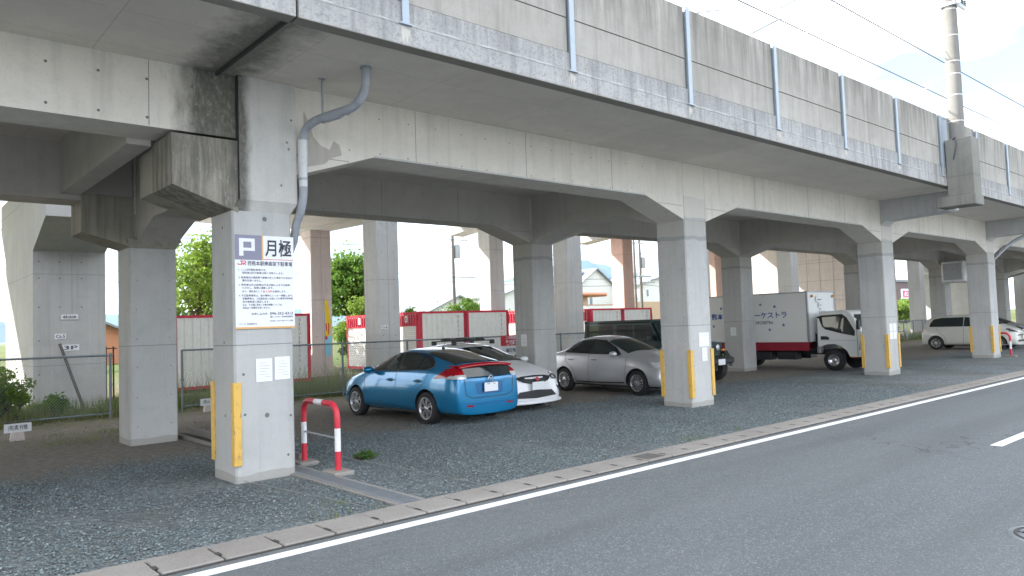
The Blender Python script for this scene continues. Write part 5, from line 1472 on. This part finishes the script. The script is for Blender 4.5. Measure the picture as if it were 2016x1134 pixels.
# ------------------------------------------------------------ box truck
def truck():
    t = thing('box_truck', 'white box truck with a red skirt and blue Japanese lettering, parked between the column rows', 'truck', (20.05, 4.0, 0), R(-90), None, 1.0)
    # local x forward (to the road), local y left -> world +X; side seen from the road is local -y
    xr, xf = -3.0, 1.22
    hy = .86
    g = MB(); g.box(xr, xf, -hy, hy, .86, 2.40, 'truck_box', bev=.012); bx = g.build('cargo_box', t)
    g = MB()
    g.box(xf + .001, xf + .012, -hy + .03, hy - .03, .9, 2.37, 'truck_white')
    for sx in (-1, 1): g.box(xf - .03, xf + .02, sx * hy - .03, sx * hy + .03, .86, 2.41, 'galv')
    g.box(xr - .01, xf + .02, -hy - .012, hy + .012, 2.385, 2.42, 'galv'); g.build('box_frame', t)
    g = MB(); g.box(xr, xf - .1 + .1, -hy - .01, -hy + .02, .60, .855, 'skirt_red'); g.box(xr, xf, hy - .02, hy + .01, .60, .855, 'skirt_red'); g.build('red_skirt', t)
    g = MB(); g.prism([(-.82, .69), (-.76, .69), (-.79, .735)], -hy - .016, -hy - .011, 'y', 'amber'); g.build('side_marker', t)
    # lettering on the side that looks to world -X  (local -y). text runs towards +x local
    def side(x, z): return Matrix(((1, 0, 0, x), (0, 0, -1, -hy - .004), (0, 1, 0, z), (0, 0, 0, 1)))
    text_mesh('lettering', '熊本ウインドオーケストラ', 2.74, .215, 'ink_blue', t, side(-2.21, 1.62), .02)
    text_mesh('lettering', 'KUMAMOTO WIND ORCHESTRA', 1.66, .10, 'ink', t, side(-1.60, 1.44), .012)
    def star(cx_, cz_, m, r=.07):
        g = MB(); pts = []
        for k in range(10):
            rr = r if k % 2 == 0 else r * .42; a = math.pi / 2 + k * math.pi / 5; pts.append((cx_ + rr * math.cos(a), cz_ + rr * math.sin(a)))
        g.prism(pts, -hy - .006, -hy - .003, 'y', m); g.build('star', t)
    M['gold'] = mat('star_gold', (.30, .22, .10), .5)
    star(-.36, 2.07, 'gold', .06); star(.13, 1.99, 'ink_blue', .06); star(.41, 1.40, 'ink_blue', .06); star(-.07, 1.26, 'ink_blue', .06); star(-1.82, 2.0, 'ink_blue', .06); star(-2.13, 1.41, 'ink_blue', .06); star(-1.1, 2.05, 'ink_blue', .06)
    def front(y, z): return Matrix(((0, 0, 1, xf + .014), (1, 0, 0, y), (0, 1, 0, z), (0, 0, 0, 1)))
    for s, y, z, h in (('K', -.40, 2.07, .20), ('W', -.27, 1.88, .20), ('O', -.16, 1.70, .20)): text_mesh('initial', s, .13, h, 'ink', t, front(y, z), .0)
    for s, y, z, w_ in (('UMAMOTO', -.24, 2.14, .3), ('IND', -.10, 1.96, .10), ('RCHESTRA', .0, 1.76, .3)): text_mesh('lettering', s, w_, .045, 'ink', t, front(y, z), .004)
    for y in (-.62, .74):
        g = MB(); g.lathe([(0, .06), (.035, .05), (.045, 0)], 'amber', 14, 'x', (xf + .012, y, 2.27)); g.box(xf, xf + .03, y - .05, y + .05, 2.22, 2.24, 'galv'); g.build('marker_lamp', t)
    # cab
    c0 = xf + .22; cy = .80
    prof = [(c0, .72), (c0, 1.62), (c0 + .10, 1.775), (c0 + .85, 1.80), (c0 + 1.02, 1.72), (c0 + 1.40, 1.08), (c0 + 1.45, .95), (c0 + 1.46, .42), (c0 + .98, .42), (c0 + .90, .60), (c0 + .74, .73), (c0 + .52, .80), (c0 + .30, .79), (c0 + .12, .72)]
    bm = bmesh.new(); vs = []
    for yy in (-cy, cy):
        vs.append([bm.verts.new((p[0], yy, p[1])) for p in prof])
    n = len(prof)
    bm.faces.new(vs[0]); bm.faces.new(vs[1][::-1])
    for i in range(n): bm.faces.new((vs[0][i], vs[1][i], vs[1][(i + 1) % n], vs[0][(i + 1) % n]))
    bmesh.ops.recalc_face_normals(bm, faces=bm.faces[:])
    eds = [e for e in bm.edges if all(abs(abs(v.co.y) - cy) < 1e-6 for v in e.verts) and abs(e.verts[0].co.y - e.verts[1].co.y) < 1e-6 and (e.verts[0].co.z + e.verts[1].co.z) / 2 > .9]
    bmesh.ops.bevel(bm, geom=eds, offset=.06, segments=3, affect='EDGES', profile=.6)
    for v in bm.verts:
        if v.co.z > 1.0: v.co.y *= 1 - (v.co.z - 1.0) * .09
    me = bpy.data.meshes.new('cab'); bm.to_mesh(me); bm.free(); me.materials.append(M['truck_white'])
    me.polygons.foreach_set('use_smooth', [True] * len(me.polygons)); me.set_sharp_from_angle(angle=R(35))
    cb = bpy.data.objects.new('cab', me); link(cb, t)
    bmx = bmesh.new(); bmx.from_mesh(me); bv = BVHTree.FromBMesh(bmx); bmx.free()
    for sd in (1, -1):
        poly_patch(bv, [(c0 + .06, 1.61), (c0 + .12, 1.66), (c0 + .78, 1.685), (c0 + .92, 1.58), (c0 + 1.15, 1.18), (c0 + 1.14, 1.03), (c0 + .70, 1.12), (c0 + .26, 1.24), (c0 + .16, 1.33)], 'y', sd, 'trim', 'window_trim', t, .004, .06)
        poly_patch(bv, [(c0 + .17, 1.60), (c0 + .74, 1.63), (c0 + .86, 1.55), (c0 + 1.09, 1.16), (c0 + 1.09, 1.07), (c0 + .70, 1.155), (c0 + .29, 1.27), (c0 + .20, 1.36)], 'y', sd, 'glass', 'side_window', t, .009, .06)
        g = MB(); g.box(c0 + .02, c0 + .10, sd * .765 - .03, sd * .765 + .03, 1.585, 1.63, 'trim', bev=.01); g.build('visor_tip', t)
        poly_patch(bv, [(c0 + .12, .93), (c0 + .38, .93), (c0 + .38, .99), (c0 + .30, 1.03), (c0 + .12, 1.035)], 'y', sd, 'trim', 'door_handle', t, .006, .05)
        poly_patch(bv, line_pts([(c0 + 1.20, 1.35), (c0 + 1.21, 1.0), (c0 + 1.22, .44)], .012), 'y', sd, 'trim', 'door_seam', t, .004, .06)
        poly_patch(bv, line_pts([(c0 + .02, .92), (c0 + 1.2, .90)], .008), 'y', sd, 'ink_grey', 'crease_shade_line', t, .003, .06)  # grey line paints the shade along a pressed fold in the cab
        poly_patch(bv, [(c0 + 1.24, .62), (c0 + 1.5, .60), (c0 + 1.5, .90), (c0 + 1.30, .92)], 'y', sd, 'lamp_clear', 'headlamp', t, .008, .05)
        g = MB(); g.box(c0 + 1.02, c0 + 1.2, min(sd * .806, sd * .812), max(sd * .806, sd * .812), .405, .425, 'amber'); g.build('side_marker', t)
        g = MB(); g.tube([(c0 + 1.12, sd * .72, 1.60), (c0 + 1.34, sd * .92, 1.50), (c0 + 1.34, sd * .92, 1.25)], .012, 'trim', 6); g.box(c0 + 1.28, c0 + 1.36, min(sd * .84, sd * .98), max(sd * .84, sd * .98), 1.22, 1.50, 'black_plastic', bev=.02); g.build('mirror', t)
    poly_patch(bv, [(-.66, 1.12), (.66, 1.12), (.60, 1.66), (-.60, 1.66)], 'x', 1, 'glass_green', 'windscreen', t, .006, .08)
    poly_patch(bv, [(-.72, .60), (-.48, .60), (-.44, .80), (-.72, .86)], 'x', 1, 'lamp_clear', 'headlamp', t, .006, .05)
    poly_patch(bv, [(.72, .60), (.48, .60), (.44, .80), (.72, .86)], 'x', 1, 'lamp_clear', 'headlamp', t, .006, .05)
    g = MB(); g.box(c0 + 1.30, c0 + 1.50, -.80, .80, .26, .44, 'black_plastic', bev=.03); g.build('front_bumper', t)
    g = MB()
    for yy in (-.32, .26): g.box(xr + .1, c0 + 1.3, yy, yy + .08, .46, .62, 'black_plastic')
    g.box(-1.2, -.1, -.80, -.45, .30, .56, 'black_plastic', bev=.02); g.box(.1, .75, -.80, -.45, .32, .56, 'black_plastic', bev=.02); g.box(-.6, .6, .4, .8, .3, .56, 'black_plastic'); g.build('chassis', t)
    g = MB(); g.box(xf + .03, c0 - .01, -.5, .5, .6, 1.1, 'black_plastic'); g.build('engine_cover', t)
    g = MB(); g.box(c0 - .02, c0 + .10, -.81, -.60, .52, .72, 'galv', bev=.02); g.build('mud_flap', t)
    for x_, w_ in ((c0 + .48, .18), (-1.55, .26)):
        for sd in (1, -1): wheel(t, x_, sd * .70, .315, sd, 7, .56, 'steel', w_)
truck()

# ================================================================== VEGETATION
def quad_cloud(pts, size, name, parent, m, flat=.0, aspect=.6, tri=False):
    n = len(pts)
    s = size * rng.uniform(.6, 1.35, n)
    nrm = rng.normal(size=(n, 3)); nrm[:, 2] = np.abs(nrm[:, 2]) + flat; nrm /= np.linalg.norm(nrm, axis=1)[:, None]
    t = np.cross(nrm, rng.normal(size=(n, 3))); t /= np.linalg.norm(t, axis=1)[:, None] + 1e-9
    b = np.cross(nrm, t)
    s_ = s[:, None]
    v = np.stack([pts - t * s_ * .5, pts + b * s_ * aspect * .5, pts + t * s_ * .5 + nrm * s_ * .08, pts - b * s_ * aspect * .5], 1).reshape(-1, 3)
    me = bpy.data.meshes.new(name)
    me.vertices.add(4 * n); me.vertices.foreach_set('co', v.ravel())
    me.loops.add(4 * n); me.loops.foreach_set('vertex_index', np.arange(4 * n))
    me.polygons.add(n); me.polygons.foreach_set('loop_start', np.arange(n) * 4)
    me.materials.append(M[m]); me.update(calc_edges=True)
    o = bpy.data.objects.new(name, me); link(o, parent); return o
def crown_pts(n, c, r, lumps=26, seed=0, squash=.8, fill=.55, zmin=None):
    rg = np.random.default_rng(seed)
    d = rg.normal(size=(lumps, 3)); d /= np.linalg.norm(d, axis=1)[:, None]; d[:, 2] *= squash
    rad = rg.uniform(.35, .95, lumps)
    cen = d * rad[:, None] * np.array(r) * .85
    lr = rg.uniform(.10, .33, lumps) * np.mean(r)
    k = rg.integers(0, lumps, n)
    q = rg.normal(size=(n, 3)); q /= np.linalg.norm(q, axis=1)[:, None]
    q *= (rg.uniform(fill, 1.05, n) ** .7)[:, None]
    p = cen[k] + q * lr[k][:, None] * np.array([1, 1, .75]) + np.array(c)
    st = rg.uniform(0, 1, n) < .16
    p[st] += rg.normal(size=(int(st.sum()), 3)) * np.mean(r) * .13
    if zmin is not None: p = p[p[:, 2] > zmin]
    return p, cen + np.array(c)
def tree(name, label, x, y, h, r, seed, m='leaf', n=9000, leaf=.22, trunk=.18, cz=.62, sz=.42, cat='tree', group=None, sparse=False):
    t = thing(name, label, cat, (x, y, 0), 0, group)
    pts, cen = crown_pts(n, (0, 0, h * cz), (r, r, h * sz), 62, seed, zmin=.15)
    quad_cloud(pts, leaf, 'crown', t, m)
    g = MB(); g.tube([(0, 0, -.1), (.05, .03, h * .25), (-.04, .05, h * .5), (0, 0, h * .72)], [trunk, trunk * .8, trunk * .55, trunk * .2], 'bark', 8)
    for c in cen[::3]:
        z0 = h * random.uniform(.22, .5)
        a = Vector((0, 0, z0)); b = Vector(c); mid = a.lerp(b, .5) + Vector((0, 0, .12 * h * .3))
        g.tube([a, mid, b], [trunk * .4, trunk * .25, trunk * .08], 'bark', 5)
    g.build('trunk', t)
    return t
def bush(name, label, x, y, r, h, seed, m='leaf', n=5000, leaf=.14, rx=None, group=None, cat='bush'):
    t = thing(name, label, cat, (x, y, 0), 0, group)
    pts, cen = crown_pts(n, (0, 0, h * .5), (rx or r, r, h * .55), 48, seed, squash=.9, zmin=0)
    quad_cloud(pts, leaf, 'foliage', t, m)
    g = MB()
    for c in cen[::3]: g.tube([(c[0] * .3, c[1] * .3, 0), (c[0] * .7, c[1] * .7, c[2] * .5), tuple(c)], [.03, .02, .008], 'bark', 5)
    g.build('stems', t); return t
tree('broadleaf_tree', 'tall dense green tree between the brown pier and the slender grey pier', 16.9, 26.5, 6.5, 1.9, 3, 'leaf', 15000, .19, .22)
tree('broadleaf_tree', 'loose airy tree seen between the two joint columns, branches showing', 8.3, 24.5, 6.9, 1.9, 8, 'leaf_yellow', 4200, .19, .13, .58, .46)
tree('broadleaf_tree', 'loose airy tree just left of the sign column, darker leaves', 9.9, 26, 7.2, 1.8, 9, 'leaf', 5000, .2, .14, .58, .46)
bush('bush', 'bright yellow green shrub under the tall dense tree', 16.0, 24.0, 1.3, 3.6, 4, 'leaf_yellow', 9000, .16, 1.6)
bush('bush', 'dark green shrub at the foot of the tall dense tree', 15.3, 23.0, .9, 1.9, 14, 'leaf_dark', 5000, .14, 1.5)
bush('bush', 'green shrub right of the slender grey pier, above the red container header', 19.6, 25.5, 1.0, 3.4, 5, 'leaf', 5500, .15)
bush('bush', 'wide green shrub above the middle pair of containers, left of the brown pier', 23.0, 25.0, 1.2, 3.7, 6, 'leaf', 12000, .15, 2.1)
bush('bush', 'low yellow green shrub between the middle shrubs', 21.1, 25.6, .7, 2.9, 16, 'leaf_yellow', 3500, .14)
bush('bush', 'small shrub right of the brown pier above the container corner', 27.3, 26, .8, 2.9, 26, 'leaf_yellow', 2500, .15)
bush('bush', 'leafy pale green bush in front of the wide pier at the left edge', -.35, 9.75, .55, 1.25, 7, 'leaf_yellow', 2600, .085, .55)
bush('bush', 'low leafy plant at the foot of the wide pier', .55, 10.6, .35, .55, 17, 'leaf', 900, .08, .5)
bush('bush', 'dark shrub far behind the wide pier at the left edge', -2.5, 33, 1.6, 2.6, 37, 'leaf', 3500, .22, 3)
bush('bush', 'distant shrub seen in the gap right of the wide pier', 5.6, 36, 1.2, 2.6, 38, 'leaf', 2500, .22)
bush('hedge_plant', 'overgrown hedge behind the far fence posts, left of the cream wagon', 42.5, 10.4, .5, 1.2, 39, 'leaf', 4200, .13, 3.2, cat='hedge')
bush('bush', 'shrub by the concrete flyover pier with autumn tinted leaves', 112, 36, 2.2, 4.2, 40, 'leaf_yellow', 2500, .5, 5)
bush('weed_tuft', 'small dark green weed growing in the gravel by the tube barrier', 2.30, .22, .15, .11, 50, 'leaf_dark', 700, .030, .20, cat='weed')

def blades(name, n, xr, yr, h0, h1, m, label=None, dens=None, wd=.008, kind=None, parent=None):
    xs = rng.uniform(*xr, n); ys = rng.uniform(*yr, n)
    if dens is not None:
        k = dens(xs, ys); xs, ys = xs[k], ys[k]
    n = len(xs); h = rng.uniform(h0, h1, n); a = rng.uniform(0, 6.283, n); ln = rng.uniform(.15, .6, n) * h
    dx, dy = np.cos(a), np.sin(a); wx, wy = -dy * wd, dx * wd
    z = np.zeros(n)
    v = np.stack([np.stack([xs - wx, ys - wy, z], -1), np.stack([xs + wx, ys + wy, z], -1),
                  np.stack([xs + dx * ln * .4 + wx * .8, ys + dy * ln * .4 + wy * .8, h * .6], -1), np.stack([xs + dx * ln * .4 - wx * .8, ys + dy * ln * .4 - wy * .8, h * .6], -1),
                  np.stack([xs + dx * ln, ys + dy * ln, h], -1)], 1).reshape(-1, 3)
    f4 = (np.array([0, 1, 2, 3])[None] + (np.arange(n) * 5)[:, None]); f3 = (np.array([3, 2, 4])[None] + (np.arange(n) * 5)[:, None])
    idx = np.concatenate([f4.ravel(), f3.ravel()])
    me = bpy.data.meshes.new(name); me.vertices.add(5 * n); me.vertices.foreach_set('co', v.ravel())
    me.loops.add(len(idx)); me.loops.foreach_set('vertex_index', idx)
    me.polygons.add(2 * n); me.polygons.foreach_set('loop_start', np.concatenate([np.arange(n) * 4, 4 * n + np.arange(n) * 3]))
    me.materials.append(M[m]); me.update(calc_edges=True)
    o = bpy.data.objects.new(name, me); link(o, parent)
    return tag(o, label, None if not label else 'grass', None, kind)
def clump(cs, s=.35):
    def f(xs, ys):
        d = np.zeros(len(xs))
        for cx_, cy_, r_ in cs: d = np.maximum(d, np.exp(-((xs - cx_) ** 2 + (ys - cy_) ** 2) / (r_ * r_)))
        return rng.uniform(0, 1, len(xs)) < d * 1.1
    return f
cl1 = [(rng.uniform(-5, 18), rng.uniform(9.2, 11.8), rng.uniform(.25, .7)) for _ in range(60)]
blades('grass', 42000, (-5, 18), (9.15, 12), .10, .42, 'grass', 'green weeds and grass growing along the chain link fence', clump(cl1), .007, 'stuff')
cl2 = [(5.4, 9.9, .6), (6.2, 10.2, .6), (7.0, 10.0, .5), (3.0, 10.2, .7), (3.8, 10.0, .5), (7.6, 10.6, .6), (14.6, 10.6, .5)]
blades('tall_grass', 4500, (2, 16), (9.3, 11.5), .35, .95, 'grass', 'tall seeding grass stems standing behind the fence', clump(cl2), .006, 'stuff')
cl3 = [(rng.uniform(-5, 1.5), rng.uniform(5.6, 7.2), rng.uniform(.2, .5)) for _ in range(14)] + [(.83, -1.85, .16), (.62, -2.3, .2), (1.0, -2.28, .15), (7.3, -2.1, .14), (6.2, -2.3, .3), (-.5, .5, .05)]
blades('short_grass', 60000, (-5, 8), (-2.4, 7.4), .015, .06, 'grass', 'sparse short grass tufts in the gravel and along the kerb', clump(cl3), .004, 'stuff')
cl4 = [(rng.uniform(-5, 3), rng.uniform(5.4, 8), rng.uniform(.15, .4)) for _ in range(16)] + [(.95, -.6, .12), (1.0, -1.3, .1), (.25, 1.0, .12), (9, 2.6, .3), (10.2, 1.2, .2)]
blades('dry_grass', 30000, (-5, 11), (-2.3, 8), .008, .035, 'dry', 'dry brown grass patches on the dirt', clump(cl4), .005, 'stuff')
cl5 = [(rng.uniform(18, 60), rng.uniform(9, 11.5), rng.uniform(.5, 1.2)) for _ in range(50)]
blades('grass', 26000, (18, 60), (8.8, 12), .1, .45, 'grass', 'grass strip along the far fence behind the truck', clump(cl5), .012, 'stuff')

# ================================================================== DISTANT HOUSES, POLES, HILLS
def house(label, x, y, w_, d, h, rh, wall='house_white', roof='roof_grey', lower=None, cat='house', ry=0, wins=()):
    t = thing('house', label, cat, (x, y, 0), ry)
    g = MB(); g.box(0, w_, 0, d, 0, h, wall)
    g.prism([(0, h), (w_, h), (w_ / 2, h + rh)], .01, d - .01, 'y', wall); g.build('wall', t)
    if lower: g = MB(); g.box(-.03, w_ + .03, -.03, d + .03, 0, lower, 'house_beige'); g.build('lower_wall', t)
    g = MB(); e = .5; sl = rh / (w_ / 2); th = .16
    for sx in (0, 1):
        pts = [(-e, h - e * sl + .01), (w_ / 2, h + rh + .01), (w_ / 2, h + rh + th), (-e, h - e * sl + th)]
        if sx: pts = [(w_ - p[0], p[1]) for p in pts]
        g.prism(pts, -e, d + e, 'y', roof)
    g.build('roof', t)
    for (a, b, z0, z1, side) in wins:
        f = MB(); q = MB()
        if side == 'f': f.box(a - .07, b + .07, -.05, .02, z0 - .07, z1 + .07, 'white_paint'); q.box(a, b, -.06, -.045, z0, z1, 'window')
        else: f.box(-.05, .02, a - .07, b + .07, z0 - .07, z1 + .07, 'white_paint'); q.box(-.06, -.045, a, b, z0, z1, 'window')
        fo = f.build('window', t); q.build('pane', fo)
    return t
house('white two-storey house with grey gable roof and solar panels, beyond the third gap', 74.5, 66, 9, 9, 6.6, 2.9, wins=((1.0, 1.6, 3.6, 5.6, 'f'), (2.0, 2.6, 3.6, 5.6, 'f'), (3.0, 3.6, 3.6, 5.6, 'f')))
house('large white house with beige lower storey, right of the wooden utility pole', 84, 62, 13, 10, 7.0, 1.6, lower=4.5, wins=((5.2, 6.6, 5.3, 6.6, 'f'), (7.0, 8.2, 5.3, 6.6, 'f'), (1.6, 2.1, 5.3, 6.3, 'f')))
house('low grey roofed house beyond the shrubs over the middle containers', 43, 58, 9, 8, 3.2, 1.9)
house('grey roofed house next to the brown pier, over the middle containers', 55.5, 60, 12, 9, 5.3, 1.9)
house('dark roofed house in the gap left of the truck box', 104, 62, 9, 9, 4.6, 1.6, roof='roof_grey', wins=((1, 3, 1.8, 3.4, 'f'),))
house('brown walled house far beyond the wide pier at the left edge', -6, 46, 6, 6, 2.4, 1.2, wall='house_beige')
house('small house in the gap right of the wide pier', 7.5, 48, 4, 5, 2.0, .9, wall='roof_orange')
cn = thing('canopy', 'flat round-cornered orange canopy on grey walls in front of the white house', 'canopy', (64, 58, 0))
g = MB(); g.box(0, 8.6, 0, 6, 5.1, 5.6, 'roof_orange', bev=.2); g.build('canopy_slab', cn)
g = MB(); g.box(0, 5.6, 1, 5, 0, 5.1, 'house_beige'); g.box(0, 10, -.6, -.4, 0, 3.9, 'house_white'); g.box(0, 10, -.65, -.35, 3.9, 4.0, 'roof_orange'); g.build('wall', cn)
sp = thing('solar_panels', 'dark solar panels on the gable roof of the white house', 'solar panel', (74.3, 66.2, 0))
g = MB(); g.add([(.4, 1, 7.08), (3.6, 1, 9.15), (3.6, 7, 9.15), (.4, 7, 7.08), (.4, 1, 7.2), (3.6, 1, 9.27), (3.6, 7, 9.27), (.4, 7, 7.2)], [(0, 3, 2, 1), (4, 5, 6, 7), (0, 1, 5, 4), (1, 2, 6, 5), (2, 3, 7, 6), (3, 0, 4, 7)], 'window'); g.build('panel', sp)
def upole(label, x, y, h, trans=True, r=.15):
    t = thing('utility_pole', label, 'utility pole', (x, y, 0))
    g = MB(); g.tube([(0, 0, 0), (0, 0, h)], [r, r * .7], 'wood_grey', 10); g.build('shaft', t)
    for z, L in ((h - .5, 1.8), (h - 1.6, 1.4), (h * .55, 2.0)):
        g = MB(); g.box(-.3, L, -.05, .05, z, z + .09, 'galv'); g.build('crossarm', t)
        for q in (.5, .9, 1.3):
            if q < L: g = MB(); g.tube([(q, 0, z + .09), (q, 0, z + .28)], .04, 'band_white', 6); g.build('insulator', t)
    if trans:
        g = MB(); g.tube([(.38, 0, h - 2.9), (.38, 0, h - 2.0)], .25, 'galv', 14); g.tube([(.38, 0, h - 2.0), (.38, 0, h - 1.9)], .2, 'galv', 14); g.build('transformer', t)
    g = MB(); g.tube([(0, 0, h * .5), (1.6, 0, h * .62)], .02, 'galv', 6); g.build('brace', t)
    return t
upole('grey utility pole standing in the sky above the wide shrub', 29.85, 35, 9.6)
upole('wooden utility pole with a grey transformer in front of the white house', 51.1, 35, 9.4)
upole('thin grey pole beside the wooden utility pole', 44.2, 30, 9.5, False, .12)
upole('tiny far pole left of the wide pier gap', 8.6, 60, 7.5, False, .1)
for z, ya, yb, lb in ((7.5, 35, 35, 'highest'), (5.6, 35, 35, 'middle'), (5.0, 35, 35, 'lowest')):
    wire('power_line', sag((-30, ya, z + .4), (29.8, ya, z), .5), .02, 'thin power line crossing the sky behind the piers, %s of three' % lb, 'power lines behind the piers')
    wire('power_line', sag((30.2, ya, z), (51, ya, z), .25), .02, 'thin power line between the two utility poles, %s of three' % lb, 'power lines between the poles')
    wire('power_line', sag((51.3, ya, z), (120, ya + 20, z + 1), .6), .02, 'thin power line right of the wooden utility pole, %s of three' % lb, 'power lines right of the poles')
# mall and roadside signs on the far right
ml = thing('shopping_hall', 'dark brown shop building far away beside the flyover pier', 'building', (118, 46, 0))
M['mall'] = painted('brown_cladding', (.16, .11, .12), .8, .2)
g = MB(); g.box(0, 40, 0, 20, 0, 7, 'mall'); g.build('wall', ml)
g = MB(); g.box(-.3, 40.3, -.3, 20.3, 7, 7.4, 'roof_grey'); g.build('roof', ml)
M['magenta'] = mat('sign_magenta', (.62, .02, .22), .4)
sn = thing('shop_sign', 'magenta shop sign with white letters and white frame seen past the third column', 'sign', (121.5, 40, 0))
g = MB(); g.box(0, 5.4, -.2, 0, 3.7, 5.3, 'board', bev=.1); g.build('frame', sn)
g = MB(); g.box(.25, 3.4, -.24, -.21, 3.95, 5.05, 'magenta'); g.build('panel', sn)
text_mesh('lettering', 'ÆON', 2.4, .7, 'board', sn, face_front(.6, -.26, 4.15), .03)
g = MB(); g.tube([(.5, 0, 0), (.5, 0, 3.8)], .12, 'galv', 8); g.tube([(4.9, 0, 0), (4.9, 0, 3.8)], .12, 'galv', 8); g.build('posts', sn)
M['banner_green'] = mat('banner_green', (.02, .42, .16), .6)
for k, (dx, m_, lb) in enumerate(((0, 'banner_green', 'green banner with white top near the far shop'), (2.6, 'ink_blue', 'blue and white banner near the far shop'))):
    b = thing('shop_banner', lb, 'banner', (118.8 + dx, 38, 0))
    g = MB(); g.tube([(0, 0, 0), (0, 0, 3.2)], .05, 'galv', 6); g.build('pole', b)
    g = MB(); g.prism([(0, .6), (1.2, .6), (1.3, 2.3), (.05, 2.3)], -.04, 0, 'y', m_); g.prism([(.05, 2.3), (1.3, 2.3), (1.1, 3.0), (.3, 3.1)], -.04, 0, 'y', 'board'); g.build('cloth', b)
# air conditioner box hung on the fifth inner column
ac = thing('cabinet', 'pale grey cabinet fixed high on an inner column behind the fourth column', 'cabinet', (35.1, 3.3, 0))
g = MB(); g.box(-.5, .8, .0, .95, 2.95, 3.9, 'white_paint', bev=.04); g.build('housing', ac); g = MB(); g.box(-.53, -.505, .1, .85, 3.05, 3.8, 'galv'); g.build('side_panel', ac)
# guard rail on the far side
for k, (x0, y0, L) in enumerate(((37, 9.9, 8), (52, 9.9, 10))):
    t = thing('guard_rail', ('white pipe rail behind the far fence, left part', 'white pipe rail behind the cream wagon')[k], 'railing', (x0, y0, 0))
    g = MB(); g.tube([(0, 0, .95), (L, 0, .95)], .03, 'white_paint', 6); g.tube([(0, 0, .55), (L, 0, .55)], .03, 'white_paint', 6); g.build('rails', t)
    for q in range(int(L / 2) + 1): g = MB(); g.tube([(q * 2, 0, 0), (q * 2, 0, .97)], .035, 'white_paint', 6); g.build('post', t)
# hills
def hills():
    g = MB(); vs = []; fs = []
    prof = [(300, 60), (900, 90), (1500, 75), (1760, 95), (1900, 60), (2150, 140), (2350, 250), (2640, 305), (2850, 284), (3200, 240), (3700, 255), (4200, 262), (4700, 210), (5400, 150), (6200, 90)]
    xs = np.linspace(300, 6200, 120); zs = np.interp(xs, [p[0] for p in prof], [p[1] for p in prof]) + rng.normal(0, 3, 120)
    rows_ = []
    for j, (dy, f) in enumerate(((-500, 0), (-250, .45), (0, 1.0), (400, .8), (900, 0))):
        rows_.append([(x, 2500 + dy + rng.normal(0, 12), z * f + (rng.normal(0, 5) if 0 < f < 1 else 0)) for x, z in zip(xs, zs)])
    for r_ in rows_: vs += r_
    n = 120
    for j in range(4):
        for i in range(n - 1): fs.append((j * n + i, j * n + i + 1, (j + 1) * n + i + 1, (j + 1) * n + i))
    g.add(vs, fs, 'hill', True); o = g.build('hills'); tag(o, kind='structure')
hills()

# ------------------------------------------------------------------ air
hz = bpy.data.materials.new('haze_air'); hz.use_nodes = True
hn = hz.node_tree; hn.nodes.clear()
ho = hn.nodes.new('ShaderNodeOutputMaterial'); hv = hn.nodes.new('ShaderNodeVolumePrincipled')
hv.inputs['Color'].default_value = (.45, .68, 1.0, 1); hv.inputs['Density'].default_value = .00010; hv.inputs['Anisotropy'].default_value = .2
hn.links.new(hv.outputs[0], ho.inputs['Volume'])
g = MB(); M['haze_air'] = hz; g.box(-500, 7000, -500, 4500, -1.5, 420, 'haze_air')
tag(g.build('haze'), kind='stuff')
